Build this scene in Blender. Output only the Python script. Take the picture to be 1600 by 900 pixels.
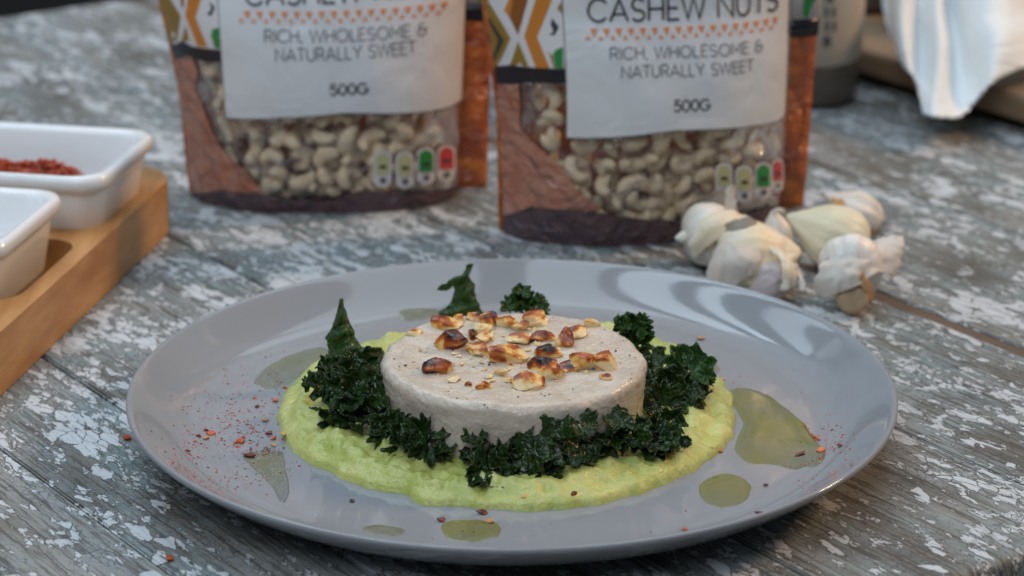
import bpy, bmesh, math, random
from mathutils import Vector, Matrix, Euler, noise
from mathutils.geometry import delaunay_2d_cdt
R = math.radians
rnd = random.Random(7)
SC = bpy.context.scene
COL = SC.collection
for o in list(bpy.data.objects): bpy.data.objects.remove(o)

# ------------------------------------------------------------------ camera
CAM_Y, CAM_Z, PITCH, FPX = -0.8397, 0.35955, 0.34505, 4000.0
cd = bpy.data.cameras.new('camera'); cam = bpy.data.objects.new('camera', cd); COL.objects.link(cam)
cam.location = (0, CAM_Y, CAM_Z); cam.rotation_euler = (math.pi/2 - PITCH, 0, 0)
cd.sensor_width = 36; cd.lens = 36*FPX/1600; cd.clip_start = .02; cd.clip_end = 60
cd.dof.use_dof = True; cd.dof.focus_distance = 0.875; cd.dof.aperture_fstop = 11.5
SC.camera = cam

# ------------------------------------------------------------------ world, lamps, exposure
W = bpy.data.worlds.new('World'); SC.world = W; W.use_nodes = True
bg = W.node_tree.nodes['Background']; bg.inputs[0].default_value = (.74, .86, 1, 1); bg.inputs[1].default_value = .13
SC.view_settings.view_transform = 'Standard'; SC.view_settings.look = 'None'
SC.view_settings.exposure = 0; SC.view_settings.gamma = 1; SC.view_settings.use_curve_mapping = False
SC.cycles.use_denoising = True
SC.cycles.max_bounces = 8; SC.cycles.transparent_max_bounces = 16; SC.cycles.caustics_reflective = False; SC.cycles.caustics_refractive = False

def area(name, loc, target, sx, sy, power, col):
    l = bpy.data.lights.new(name, 'AREA'); l.shape = 'RECTANGLE'; l.size = sx; l.size_y = sy; l.energy = power; l.color = col
    o = bpy.data.objects.new(name, l); COL.objects.link(o); o.location = loc
    o.rotation_euler = (Vector(target)-Vector(loc)).to_track_quat('-Z', 'Y').to_euler()
    return o
SKYC = (.72, .87, 1)
# panes of the glazed roof above the table, separated by its bars
for x0, x1, k in ((-.40, -.06, .55), (-.74, -.50, 1.0), (-.98, -.86, 1.1), (-1.42, -1.20, .6), (.15, .75, .35)):
    cx = (x0+x1)/2; a = (x1-x0)*2.3
    area('roof_or_fill_light', (cx, .95, 1.8), (cx, .95, 0), x1-x0, 2.2, 17.5*a*k, SKYC)
area('roof_or_fill_light', (-.5, -1.35, 1.6), (0, .25, .05), 1.5, .9, 21, (.83, .92, 1))  # added front fill, no pane of the roof: brightens labels and cake front
area('warm_lamp', (1.5, .62, 1.08), (0, .05, 0), .12, .34, 17, (1, .62, .33))

# ------------------------------------------------------------------ pixel (of the 1600x900 photo) -> place
_c, _s = math.cos(PITCH), math.sin(PITCH)
ORI = Vector((0, CAM_Y, CAM_Z))
def ray(u, v):
    a, b = (u-800)/FPX, (450-v)/FPX
    return Vector((a, _c+b*_s, -_s+b*_c))
def at(u, v, z=0.):
    d = ray(u, v); return ORI + d*((z-CAM_Z)/d.z)
def at_y(u, v, y):
    d = ray(u, v); return ORI + d*((y-CAM_Y)/d.y)

# ------------------------------------------------------------------ object helpers
def nz(x, y, z, s=1., seed=0.): return noise.noise(Vector((x*s+seed*7.31, y*s-seed*3.17, z*s+seed*1.9)))
def fr(x, y, z, s=1., seed=0., oc=3): return noise.fractal(Vector((x*s+seed*7.31, y*s-seed*3.17, z*s+seed*1.9)), 1., 2., oc)
def tag(o, label=None, cat=None, group=None, kind=None):
    for k, v in (('label', label), ('category', cat), ('group', group), ('kind', kind)):
        if v: o[k] = v
    return o
def empty(name, loc=(0,0,0), rz=0, **kw):
    o = bpy.data.objects.new(name, None); COL.objects.link(o); o.location = loc; o.rotation_euler = (0,0,rz); o.empty_display_size = .01
    return tag(o, **kw)
def mk(name, V, F, mat, parent=None, smooth=True, loc=None, sharp=None, sub=0, solid=0., **kw):
    me = bpy.data.meshes.new(name); me.from_pydata([tuple(v) for v in V], [], F); me.validate()
    mats = mat if isinstance(mat, (list, tuple)) else [mat]
    for m in mats: me.materials.append(m)
    me.polygons.foreach_set('use_smooth', [smooth]*len(me.polygons))
    if sharp: me.set_sharp_from_angle(angle=R(sharp))
    me.update()
    o = bpy.data.objects.new(name, me); COL.objects.link(o)
    if parent: o.parent = parent
    if loc is not None: o.location = loc
    if sub:
        m = o.modifiers.new('sub', 'SUBSURF'); m.levels = m.render_levels = sub
    if solid:
        m = o.modifiers.new('solid', 'SOLIDIFY'); m.thickness = solid; m.offset = 0
    return tag(o, **kw)
def local(V, root): return [Vector(v)-root.location for v in V]
def rec(V):     # recentre: returns (loc at base centre, local verts)
    lo = Vector((min(v[i] for v in V) for i in range(3))); hi = Vector((max(v[i] for v in V) for i in range(3)))
    c = Vector(((lo.x+hi.x)/2, (lo.y+hi.y)/2, lo.z)); return c, [Vector(v)-c for v in V]
def grid_faces(nu, nv, closed=False):
    F = []
    for i in range(nu-1):
        for j in range(nv if closed else nv-1):
            k = (j+1) % nv
            F.append((i*nv+j, i*nv+k, (i+1)*nv+k, (i+1)*nv+j))
    return F
def lathe(prof, n=96):
    V = []; 
    for r, z in prof:
        for j in range(n):
            a = 2*math.pi*j/n; V.append((r*math.cos(a), r*math.sin(a), z))
    return V, grid_faces(len(prof), n, True)
def box(x0, x1, y0, y1, z0, z1):
    V = [(x, y, z) for z in (z0, z1) for x, y in ((x0,y0),(x1,y0),(x1,y1),(x0,y1))]
    return V, [(3,2,1,0),(4,5,6,7),(0,1,5,4),(1,2,6,5),(2,3,7,6),(3,0,4,7)]
def cr1(P, k):
    out = []; n_ = len(P)
    for i in range(n_-1):
        p0, p1, p2, p3 = P[max(0, i-1)], P[i], P[i+1], P[min(n_-1, i+2)]
        for q in range(k):
            t = q/k; out.append(.5*((2*p1)+(p2-p0)*t+(2*p0-5*p1+4*p2-p3)*t*t+(3*p1-p0-3*p2+p3)*t**3))
    return out+[P[-1]]
def patch(name, rows, mat, parent, root=None, solid=.0003, rough=.0008, seed=1, k=7, fold=260., rag=.0012, **kw):
    G_ = [cr1([at_y(*p) for p in r], k) for r in rows]
    nc = len(G_[0]); G_ = list(zip(*[cr1([r[j] for r in G_], k) for j in range(nc)]))
    nr = len(G_); V = []
    for i in range(nr):
        for j in range(nc):
            v = G_[i][j]; e = max(abs(2*i/(nr-1)-1), abs(2*j/(nc-1)-1))**6
            w = (1-abs(nz(v.x, v.z*.25, v.y, fold, seed)*2))*rough + nz(*v, 500, seed)*rough*.3
            V.append(v + Vector((nz(*v, 420, seed+3)*rag*e, -w, nz(*v, 420, seed+5)*rag*e)))
    if root is not None: V = local(V, root)
    return mk(name, V, grid_faces(nr, nc), mat, parent, solid=solid, **kw)

# ------------------------------------------------------------------ materials
class N:
    def __init__(s, name):
        s.m = bpy.data.materials.new(name); s.m.use_nodes = True; s.t = s.m.node_tree; s.t.nodes.clear()
        s.out = s.t.nodes.new('ShaderNodeOutputMaterial')
    def n(s, ty, ins=None, **props):
        x = s.t.nodes.new('ShaderNode'+ty)
        for k, v in props.items(): setattr(x, k, v)
        for k, v in (ins or {}).items():
            if hasattr(v, 'node'): s.t.links.new(v, x.inputs[k])
            elif v is not None: x.inputs[k].default_value = v
        return x
    def coord(s, w='Object'): return s.n('TexCoord').outputs[w]
    def map(s, vec, scale=(1,1,1), rot=(0,0,0), loc=(0,0,0)): return s.n('Mapping', {'Vector': vec, 'Scale': scale, 'Rotation': rot, 'Location': loc}).outputs[0]
    def noise(s, vec, scale, detail=4, rough=.55, dist=0.): return s.n('TexNoise', {'Vector': vec, 'Scale': scale, 'Detail': detail, 'Roughness': rough, 'Distortion': dist}).outputs[0]
    def vor(s, vec, scale, feature='F1', out='Distance', rand=1.):
        return s.n('TexVoronoi', {'Vector': vec, 'Scale': scale, 'Randomness': rand}, feature=feature).outputs[out]
    def ramp(s, fac, pts, interp='LINEAR'):
        x = s.n('ValToRGB', {'Fac': fac}); cr = x.color_ramp; cr.interpolation = interp
        while len(cr.elements) < len(pts): cr.elements.new(.5)
        for e, (p, c) in zip(cr.elements, pts):
            e.position = p; e.color = (c, c, c, 1) if not isinstance(c, (tuple, list)) else (*c[:3], 1)
        return x.outputs[0]
    def mix(s, f, a, b, mode='MIX'):
        x = s.n('Mix', data_type='RGBA', blend_type=mode)
        for k, v in ((0, f), (6, a), (7, b)):
            if hasattr(v, 'node'): s.t.links.new(v, x.inputs[k])
            else: x.inputs[k].default_value = v if k == 0 else (*v[:3], 1)
        return x.outputs[2]
    def math(s, op, a, b=None):
        x = s.n('Math', operation=op)
        for k, v in ((0, a), (1, b)):
            if v is None: continue
            if hasattr(v, 'node'): s.t.links.new(v, x.inputs[k])
            else: x.inputs[k].default_value = v
        return x.outputs[0]
    def bump(s, h, strength=.3, dist=.001, normal=None): return s.n('Bump', {'Height': h, 'Strength': strength, 'Distance': dist, 'Normal': normal}).outputs[0]
    def bsdf(s, **k):
        names = dict(color='Base Color', rough='Roughness', normal='Normal', spec='Specular IOR Level', sss='Subsurface Weight', trans='Transmission Weight', metal='Metallic', coat='Coat Weight', coatr='Coat Roughness', ior='IOR', sheen='Sheen Weight')
        ins = {}
        for a, v in k.items():
            if a == 'color' and isinstance(v, tuple): v = (*v[:3], 1)
            ins[names.get(a, a)] = v
        p = s.n('BsdfPrincipled', ins)
        if 'sss' in k: p.inputs['Subsurface Scale'].default_value = k.get('_', .003) if False else .003; p.inputs['Subsurface Radius'].default_value = (1, .7, .45)
        return p.outputs[0]
    def done(s, sh): s.t.links.new(sh, s.out.inputs[0]); return s.m
def simple(name, color, rough=.5, var=.12, scale=60, bump=0., **k):
    m = N(name); co = m.coord(); nn = m.noise(co, scale, 4)
    c = m.mix(nn, [x*(1-var) for x in color], [min(1, x*(1+var)) for x in color])
    if bump: k['normal'] = m.bump(m.noise(co, scale*4, 4), bump, .0006)
    return m.done(m.bsdf(color=c, rough=rough, **k))

def plank_mat(seed):
    m = N('weathered_paint'); co = m.n('TexCoord').outputs['Object']
    oi = m.n('ObjectInfo').outputs['Random']
    off = m.n('CombineXYZ', {'X': m.math('MULTIPLY', oi, 9.), 'Y': m.math('MULTIPLY', oi, 5.3)}).outputs[0]
    co = m.n('VectorMath', {0: co, 1: off}, operation='ADD').outputs[0]
    def warped(sc, amt):
        w = m.n('TexNoise', {'Vector': m.map(co, (.6, 1, 1)), 'Scale': sc, 'Detail': 4, 'Roughness': .6}).outputs['Color']
        w = m.n('VectorMath', {0: m.n('VectorMath', {0: w, 1: (.5,.5,.5)}, operation='SUBTRACT').outputs[0], 'Scale': amt}, operation='SCALE').outputs[0]
        return m.n('VectorMath', {0: co, 1: w}, operation='ADD').outputs[0]
    cw = warped(90, .008); cf = warped(300, .0026)
    grain = m.noise(m.map(cf, (9, 210, 60)), 1, 6, .7)
    fine = m.noise(m.map(cf, (26, 780, 200)), 1, 5, .65)
    big = m.noise(m.map(co, (.5, 1, 1)), 14, 4, .6)
    big2 = m.noise(m.map(co, (.5, 1, 1), loc=(4, 7, 0)), 22, 5, .6)
    mid = m.noise(m.map(co, (.45, 1, 1)), 70, 6, .65)
    # aged thin paint: beige grey to teal grey
    paint = m.mix(m.ramp(big, [(.40, 0.), (.60, 1.)]), (.25, .248, .228), (.16, .24, .255))
    paint = m.mix(m.ramp(mid, [(.35, 0.), (.7, 1.)]), paint, (.30, .32, .325))
    wood = m.mix(m.ramp(grain, [(.32, 0.), (.66, 1.)]), (.050, .047, .043), (.19, .175, .152))
    worn = m.ramp(m.math('ADD', m.math('MULTIPLY', big2, .75), m.math('MULTIPLY', grain, .38)), [(.57, 0.), (.68, .9)])
    col = m.mix(worn, paint, wood)
    # open grain lines and checks
    gl = m.ramp(fine, [(.42, 1.), (.50, 0.)])
    col = m.mix(m.math('MULTIPLY', gl, m.ramp(big2, [(.35, .45), (.6, .95)])), col, (.075, .066, .055))
    gl2 = m.ramp(m.noise(m.map(cf, (14, 330, 90)), 1, 3, .5), [(.635, 0.), (.675, 1.)])
    col = m.mix(m.math('MULTIPLY', gl2, .8), col, (.055, .048, .04))
    cross = m.ramp(m.noise(m.map(cw, (330, 46, 90), rot=(0, 0, .25)), 1, 4, .6), [(.62, 0.), (.66, 1.)])
    col = m.mix(m.math('MULTIPLY', cross, m.ramp(mid, [(.45, 0.), (.6, .7)])), col, (.08, .07, .06))
    # crackle of thin lines
    e1 = m.vor(m.map(cw, (88, 215, 80)), 1, 'DISTANCE_TO_EDGE'); e2 = m.vor(m.map(cw, (230, 560, 230)), 1, 'DISTANCE_TO_EDGE')
    cr1 = m.math('MULTIPLY', m.ramp(e1, [(.010, 1.), (.03, 0.)]), m.ramp(big, [(.42, 0.), (.58, .8)]))
    cr2 = m.math('MULTIPLY', m.ramp(e2, [(.03, 1.), (.08, 0.)]), m.ramp(mid, [(.46, 0.), (.6, .75)]))
    col = m.mix(m.math('MAXIMUM', cr1, cr2), col, (.06, .052, .045))
    # white flakes: ragged remnants of thick paint cut up by cracks
    def flakes(sc, thr, celladd, ev, evlo, evhi, cid):
        r = m.noise(m.map(cf, (sc*.42, sc, sc)), 1, 7, .62)
        v = m.math('ADD', m.math('ADD', m.math('MULTIPLY', r, .80), m.math('MULTIPLY', big2, -.26)), m.math('ADD', m.math('MULTIPLY', cid, celladd), m.math('MULTIPLY', big, .18)))
        return m.math('MULTIPLY', m.ramp(v, [(thr, 0.), (thr+.012, 1.)]), m.ramp(ev, [(evlo, 0.), (evhi, 1.)])), m.ramp(v, [(thr-.018, 0.), (thr, 1.)])
    c1 = m.n('SeparateColor', {0: m.vor(m.map(cw, (88, 215, 80)), 1, 'F1', 'Color')}).outputs[0]
    c2 = m.n('SeparateColor', {0: m.vor(m.map(cw, (230, 560, 230)), 1, 'F1', 'Color')}).outputs[1]
    f1, h1 = flakes(64, .497, .15, e1, .010, .035, c1)
    f2, h2 = flakes(180, .482, .13, e2, .02, .07, c2)
    halo = m.math('MAXIMUM', h1, h2); fl = m.math('MAXIMUM', f1, f2)
    col = m.mix(m.math('MULTIPLY', halo, .8), col, (.07, .062, .052))
    fcol = m.mix(mid, (.47, .51, .54), (.64, .66, .68))
    col = m.mix(m.math('MULTIPLY', fl, .95), col, m.mix(m.math('MULTIPLY', gl, .25), fcol, (.2, .19, .17)))
    dirt = m.ramp(m.noise(m.map(co, (.4, 1, 1), loc=(1, 2, 0)), 46, 7, .72), [(.58, 0.), (.72, .75)])
    col = m.mix(dirt, col, (.085, .078, .058))
    h = m.math('ADD', m.math('MULTIPLY', fl, .6), m.math('ADD', m.math('MULTIPLY', fine, .35), m.math('MULTIPLY', gl2, -.4)))
    return m.done(m.bsdf(color=col, rough=m.mix(fl, (.6,)*3, (.48,)*3), normal=m.bump(h, .6, .0007), spec=.4))
M = {}
M['plank'] = plank_mat(0)
M['batten'] = simple('old_brown_batten', (.12, .082, .056), .8, var=.3, scale=60, bump=.3)
M['rail'] = simple('dark_underframe', (.06, .05, .045), .7, bump=.3)
def glaze():
    m = N('lilac_grey_glaze'); co = m.coord()
    c = m.mix(m.noise(co, 14, 5), (.245, .258, .280), (.278, .290, .312))
    c = m.mix(m.ramp(m.noise(co, 900, 2), [(.66, 0.), (.74, .3)]), c, (.27, .26, .29))
    return m.done(m.bsdf(color=c, rough=m.ramp(m.noise(co, 55, 5), [(.3, .05), (.8, .10)]), spec=.45, normal=m.bump(m.noise(co, 30, 3), .05, .002)))
M['glaze'] = glaze()
def puree():
    m = N('green_puree'); co = m.coord(); a = m.noise(co, 150, 5, .6); b = m.noise(co, 45, 4)
    c = m.mix(m.ramp(b, [(.35, 0.), (.65, 1.)]), (.38, .435, .10), (.55, .545, .18))
    c = m.mix(m.ramp(a, [(.54, 0.), (.75, .6)]), c, (.64, .64, .30))
    c = m.mix(m.ramp(m.noise(co, 420, 2), [(.70, 0.), (.76, .7)]), c, (.16, .30, .05))
    h = m.math('ADD', a, m.math('MULTIPLY', m.noise(co, 520, 4, .65), .9))
    return m.done(m.bsdf(color=c, rough=.15, spec=.6, sss=.12, normal=m.bump(h, .45, .002)))
M['puree'] = puree()
def cake():
    m = N('pale_nut_paste'); co = m.coord(); a = m.noise(co, 110, 6, .7); g = m.noise(co, 900, 3, .7); v = m.vor(co, 700)
    c = m.mix(m.ramp(a, [(.3, 0.), (.7, 1.)]), (.50, .42, .34), (.62, .54, .45))
    c = m.mix(m.ramp(m.noise(co, 330, 2), [(.68, 0.), (.74, .7)]), c, (.72, .66, .53))
    c = m.mix(m.ramp(m.noise(co, 60, 5, .7), [(.60, 0.), (.74, .4)]), c, (.48, .36, .20))
    h = m.math('ADD', m.math('MULTIPLY', v, .8), g)
    return m.done(m.bsdf(color=c, rough=m.ramp(a, [(.38, .14), (.66, .40)]), spec=.55, sss=.22, normal=m.bump(h, .24, .0009)))
M['cake'] = cake()
def kale(name, c0, c1, tr):
    m = N(name); co = m.coord(); a = m.noise(co, 160, 5, .6); v = m.vor(co, 420, 'DISTANCE_TO_EDGE')
    c = m.mix(a, c0, c1)
    c = m.mix(m.ramp(v, [(.02, .5), (.1, 0.)]), c, [x*2.2 for x in c1])
    nb = m.bump(m.math('ADD', m.math('MULTIPLY', m.ramp(v, [(0., 0.), (.25, 1.)]), .6), a), .45, .0010)
    p = m.bsdf(color=c, rough=m.ramp(m.noise(co, 90, 3), [(.35, .2), (.7, .48)]), spec=.45, normal=nb)
    t = m.n('BsdfTranslucent', {'Color': (c1[0]*3, c1[1]*3.4, c1[2]*2, 1)}).outputs[0]
    return m.done(m.n('MixShader', {0: tr, 1: p, 2: t}).outputs[0])
M['kale'] = kale('fried_kale', (.006, .014, .004), (.022, .050, .008), .2)
M['kale_fresh'] = kale('green_kale', (.016, .045, .010), (.035, .085, .018), .30)
def toast():
    m = N('toasted_nut'); co = m.coord(); at_ = m.n('Attribute', attribute_name='toast').outputs['Fac']
    f = m.math('ADD', m.math('ADD', at_, .06), m.math('MULTIPLY', m.math('SUBTRACT', m.noise(co, 260, 5, .65), .5), .75))
    c = m.ramp(f, [(.28, (.76, .58, .32)), (.43, (.72, .42, .11)), (.57, (.44, .105, .016)), (.78, (.19, .035, .008)), (1.0, (.015, .011, .011))])
    return m.done(m.bsdf(color=c, rough=m.ramp(m.noise(co, 200, 3), [(.3, .2), (.7, .45)]), spec=.5, sss=.15, normal=m.bump(m.noise(co, 500, 4), .35, .0008)))
M['toast'] = toast()
M['speck'] = simple('black_pepper', (.03, .02, .018), .5)
M['crumb'] = simple('nut_crumb', (.72, .58, .34), .4, bump=.3)
def chilli(name, a, b): 
    m = N(name); co = m.coord(); oi = m.n('ObjectInfo').outputs['Random']
    c = m.mix(m.noise(co, 400, 3), a, b); c = m.n('HueSaturation', {'Hue': m.math('ADD', .49, m.math('MULTIPLY', oi, .02)), 'Value': m.math('ADD', .7, m.math('MULTIPLY', oi, .6)), 'Color': c}).outputs[0]
    return m.done(m.bsdf(color=c, rough=.35, spec=.5, sss=.1))
M['red'] = chilli('chilli_red', (.40, .045, .010), (.66, .15, .03))
M['dred'] = chilli('chilli_dark', (.07, .012, .010), (.20, .03, .015))
M['tan'] = chilli('chilli_seed', (.45, .20, .05), (.62, .36, .13))
M['blk'] = chilli('pepper_dark', (.015, .012, .012), (.04, .025, .02))
def oil(nm, ca, cb, dm):
    m = N(nm); g = m.n('BsdfGlossy', {'Color': (1,1,1,1), 'Roughness': .06}).outputs[0]
    co = m.coord(); dp = m.ramp(m.noise(co, 27, 3, .5, .6), [(.36, 0.), (.62, 1.)]); c = m.mix(dp, ca, cb)
    t = m.n('BsdfTransparent', {'Color': c}).outputs[0]
    fz = m.n('Fresnel', {'IOR': 1.45}).outputs[0]
    d = m.bsdf(color=(.74, .62, .24), rough=.2)
    t2 = m.n('MixShader', {0: m.math('MULTIPLY', m.math('SUBTRACT', 1.15, dp), dm), 1: t, 2: d}).outputs[0]
    return m.done(m.n('MixShader', {0: m.math('MULTIPLY', fz, .8), 1: t2, 2: g}).outputs[0])
M['oil'] = oil('olive_oil', (1, .95, .48), (1, .985, .82), .085)
M['oil_faint'] = oil('olive_oil_film', (1, .98, .76), (1, .995, .95), .05)
def beech():
    m = N('oiled_beech'); co = m.coord(); g = m.noise(m.map(co, (60, 7, 60)), 1, 6, .6); f = m.noise(m.map(co, (400, 30, 300)), 1, 4)
    c = m.mix(m.ramp(g, [(.32, 0.), (.66, 1.)]), (.42, .19, .06), (.68, .39, .16)); c = m.mix(m.ramp(f, [(.55, 0.), (.7, .4)]), c, (.36, .18, .07))
    return m.done(m.bsdf(color=c, rough=.42, spec=.4, normal=m.bump(f, .2, .0004)))
M['beech'] = beech()
M['ceramic'] = simple('white_ceramic', (.80, .81, .82), .12, var=.02, scale=20, spec=.5)
M['cloth'] = simple('white_cotton', (.76, .80, .81), .85, var=.05, scale=40, bump=.3, sheen=.3)
M['brown_wood'] = simple('brown_wood', (.22, .15, .09), .6, var=.35, scale=30, bump=.4)
M['cream'] = simple('cream_label', (.50, .45, .37), .5, var=.05)
M['grey_glass'] = simple('grey_brown_glass', (.13, .11, .09), .25)
M['ink'] = simple('dark_ink', (.035, .038, .045), .5)
M['softink'] = simple('grey_ink', (.10, .105, .12), .5)
M['dark'] = simple('dark_room', (.022, .019, .016), .9)
def label_mat():
    m = N('satin_white_label'); co = m.coord()
    return m.done(m.bsdf(color=m.mix(m.noise(co, 18, 3), (.65, .665, .70), (.71, .72, .74)), rough=.3, spec=.5, normal=m.bump(m.noise(co, 45, 3, .5, 1.), .35, .004)))
M['label'] = label_mat()
M['white'] = simple('white_print', (.68, .67, .69), .35, var=.03)
M['orange'] = simple('orange_print', (.56, .20, .03), .35)
M['tri'] = simple('orange_trim', (.72, .24, .06), .4)
M['ochre'] = simple('ochre_print', (.30, .18, .02), .35, var=.3, scale=140)
M['brown'] = simple('brown_print', (.26, .085, .02), .35)
M['green'] = simple('green_print', (.03, .22, .05), .35)
M['black'] = simple('black_print', (.012, .013, .02), .3)
M['yellowmark'] = simple('pale_yellow_mark', (.55, .52, .28), .4)
M['greenmark'] = simple('green_mark', (.02, .26, .05), .4)
M['redmark'] = simple('red_mark', (.55, .03, .03), .4)
def print_mat(name, a, b, c, sc):
    m = N(name); co = m.coord(); w = m.noise(co, sc, 4, .5, 2.5); ring = m.n('TexWave', {'Vector': co, 'Scale': sc*.9, 'Distortion': 9, 'Detail': 2, 'Detail Scale': 1.2}, wave_type='RINGS').outputs[1]
    col = m.mix(m.ramp(w, [(.35, 0.), (.6, 1.)]), a, b); col = m.mix(m.ramp(ring, [(.8, 0.), (.97, .4)]), col, c)
    return m.done(m.bsdf(color=col, rough=.17, spec=.6, normal=m.bump(m.noise(co, 70, 4, .6, 1.5), .9, .006)))
M['hand'] = print_mat('brown_pink_print', (.52, .26, .19), (.44, .15, .085), (.20, .09, .075), 32)
M['basep'] = print_mat('plum_brown_print', (.075, .048, .062), (.11, .065, .07), (.05, .03, .035), 40)
M['finp'] = print_mat('orange_brown_print', (.78, .24, .04), (.42, .10, .04), (.26, .07, .04), 26)
def film():
    m = N('clear_film'); co = m.coord()
    nb = m.bump(m.noise(co, 60, 5, .6, 1.5), .7, .006)
    g = m.n('BsdfGlossy', {'Color': (1,1,1,1), 'Roughness': .13, 'Normal': nb}).outputs[0]
    t = m.n('BsdfTransparent', {'Color': (.95, .93, .90, 1)}).outputs[0]
    f = m.n('LayerWeight', {'Blend': .25, 'Normal': nb}).outputs['Fresnel']
    return m.done(m.n('MixShader', {0: m.math('ADD', m.math('MULTIPLY', f, .8), .03), 1: t, 2: g}).outputs[0])
M['film'] = film()
M['cashew'] = simple('raw_cashew', (.86, .69, .50), .5, var=.22, scale=120, bump=.2, sss=.1)
def garlic(name, a, b, c, veins=1.):
    m = N(name); co = m.coord('Object'); v = m.noise(m.map(co, (160, 160, 14)), 1, 5, .6); w = m.noise(co, 55, 4, .6)
    col = m.mix(m.ramp(w, [(.35, 0.), (.65, 1.)]), a, b); col = m.mix(m.ramp(v, [(.55, 0.), (.72, .6*veins)]), col, c)
    p = m.bsdf(color=col, rough=.42, spec=.4, sss=.2, normal=m.bump(m.math('ADD', v, m.math('MULTIPLY', w, .6)), .4, .001))
    return m.done(p)
M['garlic'] = garlic('garlic_skin', (.84, .81, .76), (.80, .72, .62), (.66, .50, .38))
M['garlic_mauve'] = garlic('garlic_mauve_skin', (.66, .60, .60), (.55, .48, .48), (.42, .33, .34))
M['garlic_amber'] = garlic('garlic_amber_skin', (.85, .72, .50), (.84, .78, .67), (.66, .42, .19))
M['garlic_bare'] = garlic('bare_clove', (.77, .72, .52), (.76, .71, .55), (.72, .64, .44), .3)
def paper(name, a, b):
    m = N(name); co = m.coord(); w = m.noise(m.map(co, (90, 90, 30)), 1, 5, .6); col = m.mix(w, a, b)
    p = m.bsdf(color=col, rough=.5, spec=.3, normal=m.bump(w, .5, .001)); t = m.n('BsdfTranslucent', {'Color': (*a, 1)}).outputs[0]
    return m.done(m.n('MixShader', {0: .35, 1: p, 2: t}).outputs[0])
M['paper'] = paper('garlic_paper', (.88, .86, .83), (.78, .71, .62))
M['paper_tan'] = paper('garlic_tan_paper', (.70, .48, .26), (.55, .34, .16))
M['paper_grey'] = paper('garlic_grey_paper', (.42, .36, .30), (.56, .50, .42))
M['root'] = simple('root_end', (.42, .30, .19), .8, var=.3, scale=300, bump=.5)

# ------------------------------------------------------------------ setting: room floor, table
V, F = box(-14, 14, -14, 14, -.78, -.75)
mk('floor', V, F, M['dark'], smooth=False, kind='structure')
ANG = math.atan2(-.811, .585)             # planks run towards the camera and to the right
table = empty('table', (0, 0, 0), ANG, label='weathered table of planks with flaking white and teal paint', cat='table', kind='structure')
P0, P1 = -.687, .172
seams = [-.46, -.36, -.262, -.1505, -.0985, .012, .119, .2125, .318, .42, .53, .63, .74, .85]
gaps = {.2125: .0064, .119: .0012, -.0985: .0013, -.1505: .0007}
for i in range(len(seams)-1):
    a, b = seams[i], seams[i+1]
    ga, gb = gaps.get(a, .0010)/2, gaps.get(b, .0010)/2
    bm = bmesh.new(); bmesh.ops.create_cube(bm, size=1)
    L, Wd = P1-P0, (b-gb)-(a+ga)
    for v in bm.verts: v.co = Vector((v.co.x*L, v.co.y*Wd, v.co.z*.022))
    bmesh.ops.bevel(bm, geom=[e for e in bm.edges if all(v.co.x > L/2-.001 and v.co.z > .01 for v in e.verts)], offset=.0045, segments=4, affect='EDGES', profile=.5)
    bmesh.ops.bevel(bm, geom=[e for e in bm.edges if abs(e.verts[0].co.y-e.verts[1].co.y) < 1e-6 and abs(e.verts[0].co.z-e.verts[1].co.z) < 1e-6], offset=.0009, segments=2, affect='EDGES')
    me = bpy.data.meshes.new('plank'); bm.to_mesh(me); bm.free(); me.materials.append(M['plank'])
    for p in me.polygons: p.use_smooth = True
    me.set_sharp_from_angle(angle=R(50))
    o = bpy.data.objects.new('plank', me); COL.objects.link(o); o.parent = table
    o.location = ((P0+P1)/2 + rnd.uniform(-.001, .001), (a+ga+b-gb)/2, -.011-rnd.uniform(0, .0006))
V, F = box(P0+.002, P1-.006, .2088, .2162, -.012, -.0010); mk('batten', V, F, M['batten'], table, smooth=False)
for p in (P0+.12, P1-.12):
    V, F = box(p-.03, p+.03, seams[0], seams[-1], -.05, -.0235); mk('rail', V, F, M['rail'], table, smooth=False)
for p in (P0+.12, P1-.12):
    for q in (seams[0]+.05, seams[-1]-.05):
        V, F = box(p-.025, p+.025, q-.025, q+.025, -.75, -.0505); mk('leg', V, F, M['rail'], table, smooth=False)

# ------------------------------------------------------------------ plate
ZP = .0068
IN = [(.0, ZP), (.02, ZP), (.05, ZP), (.08, ZP), (.098, ZP+.0002), (.107, ZP+.0007), (.1135, ZP+.0021), (.1185, .0108), (.124, .0146), (.129, .0185), (.1322, .0210), (.1336, .0219)]
OUT = [(.1345, .0222), (.1351, .0218), (.1353, .0210), (.1348, .0198), (.131, .0165), (.124, .0112), (.115, .0062), (.104, .0030), (.092, .0016), (.088, .0012), (.0865, .0), (.0835, .0), (.082, .0016), (.05, .0024), (.0, .0024)]
def plate_z(r):
    for (r0, z0), (r1, z1) in zip(IN, IN[1:]):
        if r <= r1: return z0+(z1-z0)*(r-r0)/(r1-r0)
    return IN[-1][1]
V, F = lathe(IN+OUT, 160)
mk('plate', V, F, M['glaze'], sub=1, label='lilac grey glazed dinner plate carrying the cake, kale and green puree', cat='plate')
def on_plate(u, v):
    z = ZP
    for _ in range(6):
        p = at(u, v, z); z = plate_z(math.hypot(p.x, p.y))
    return at(u, v, z)

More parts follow.
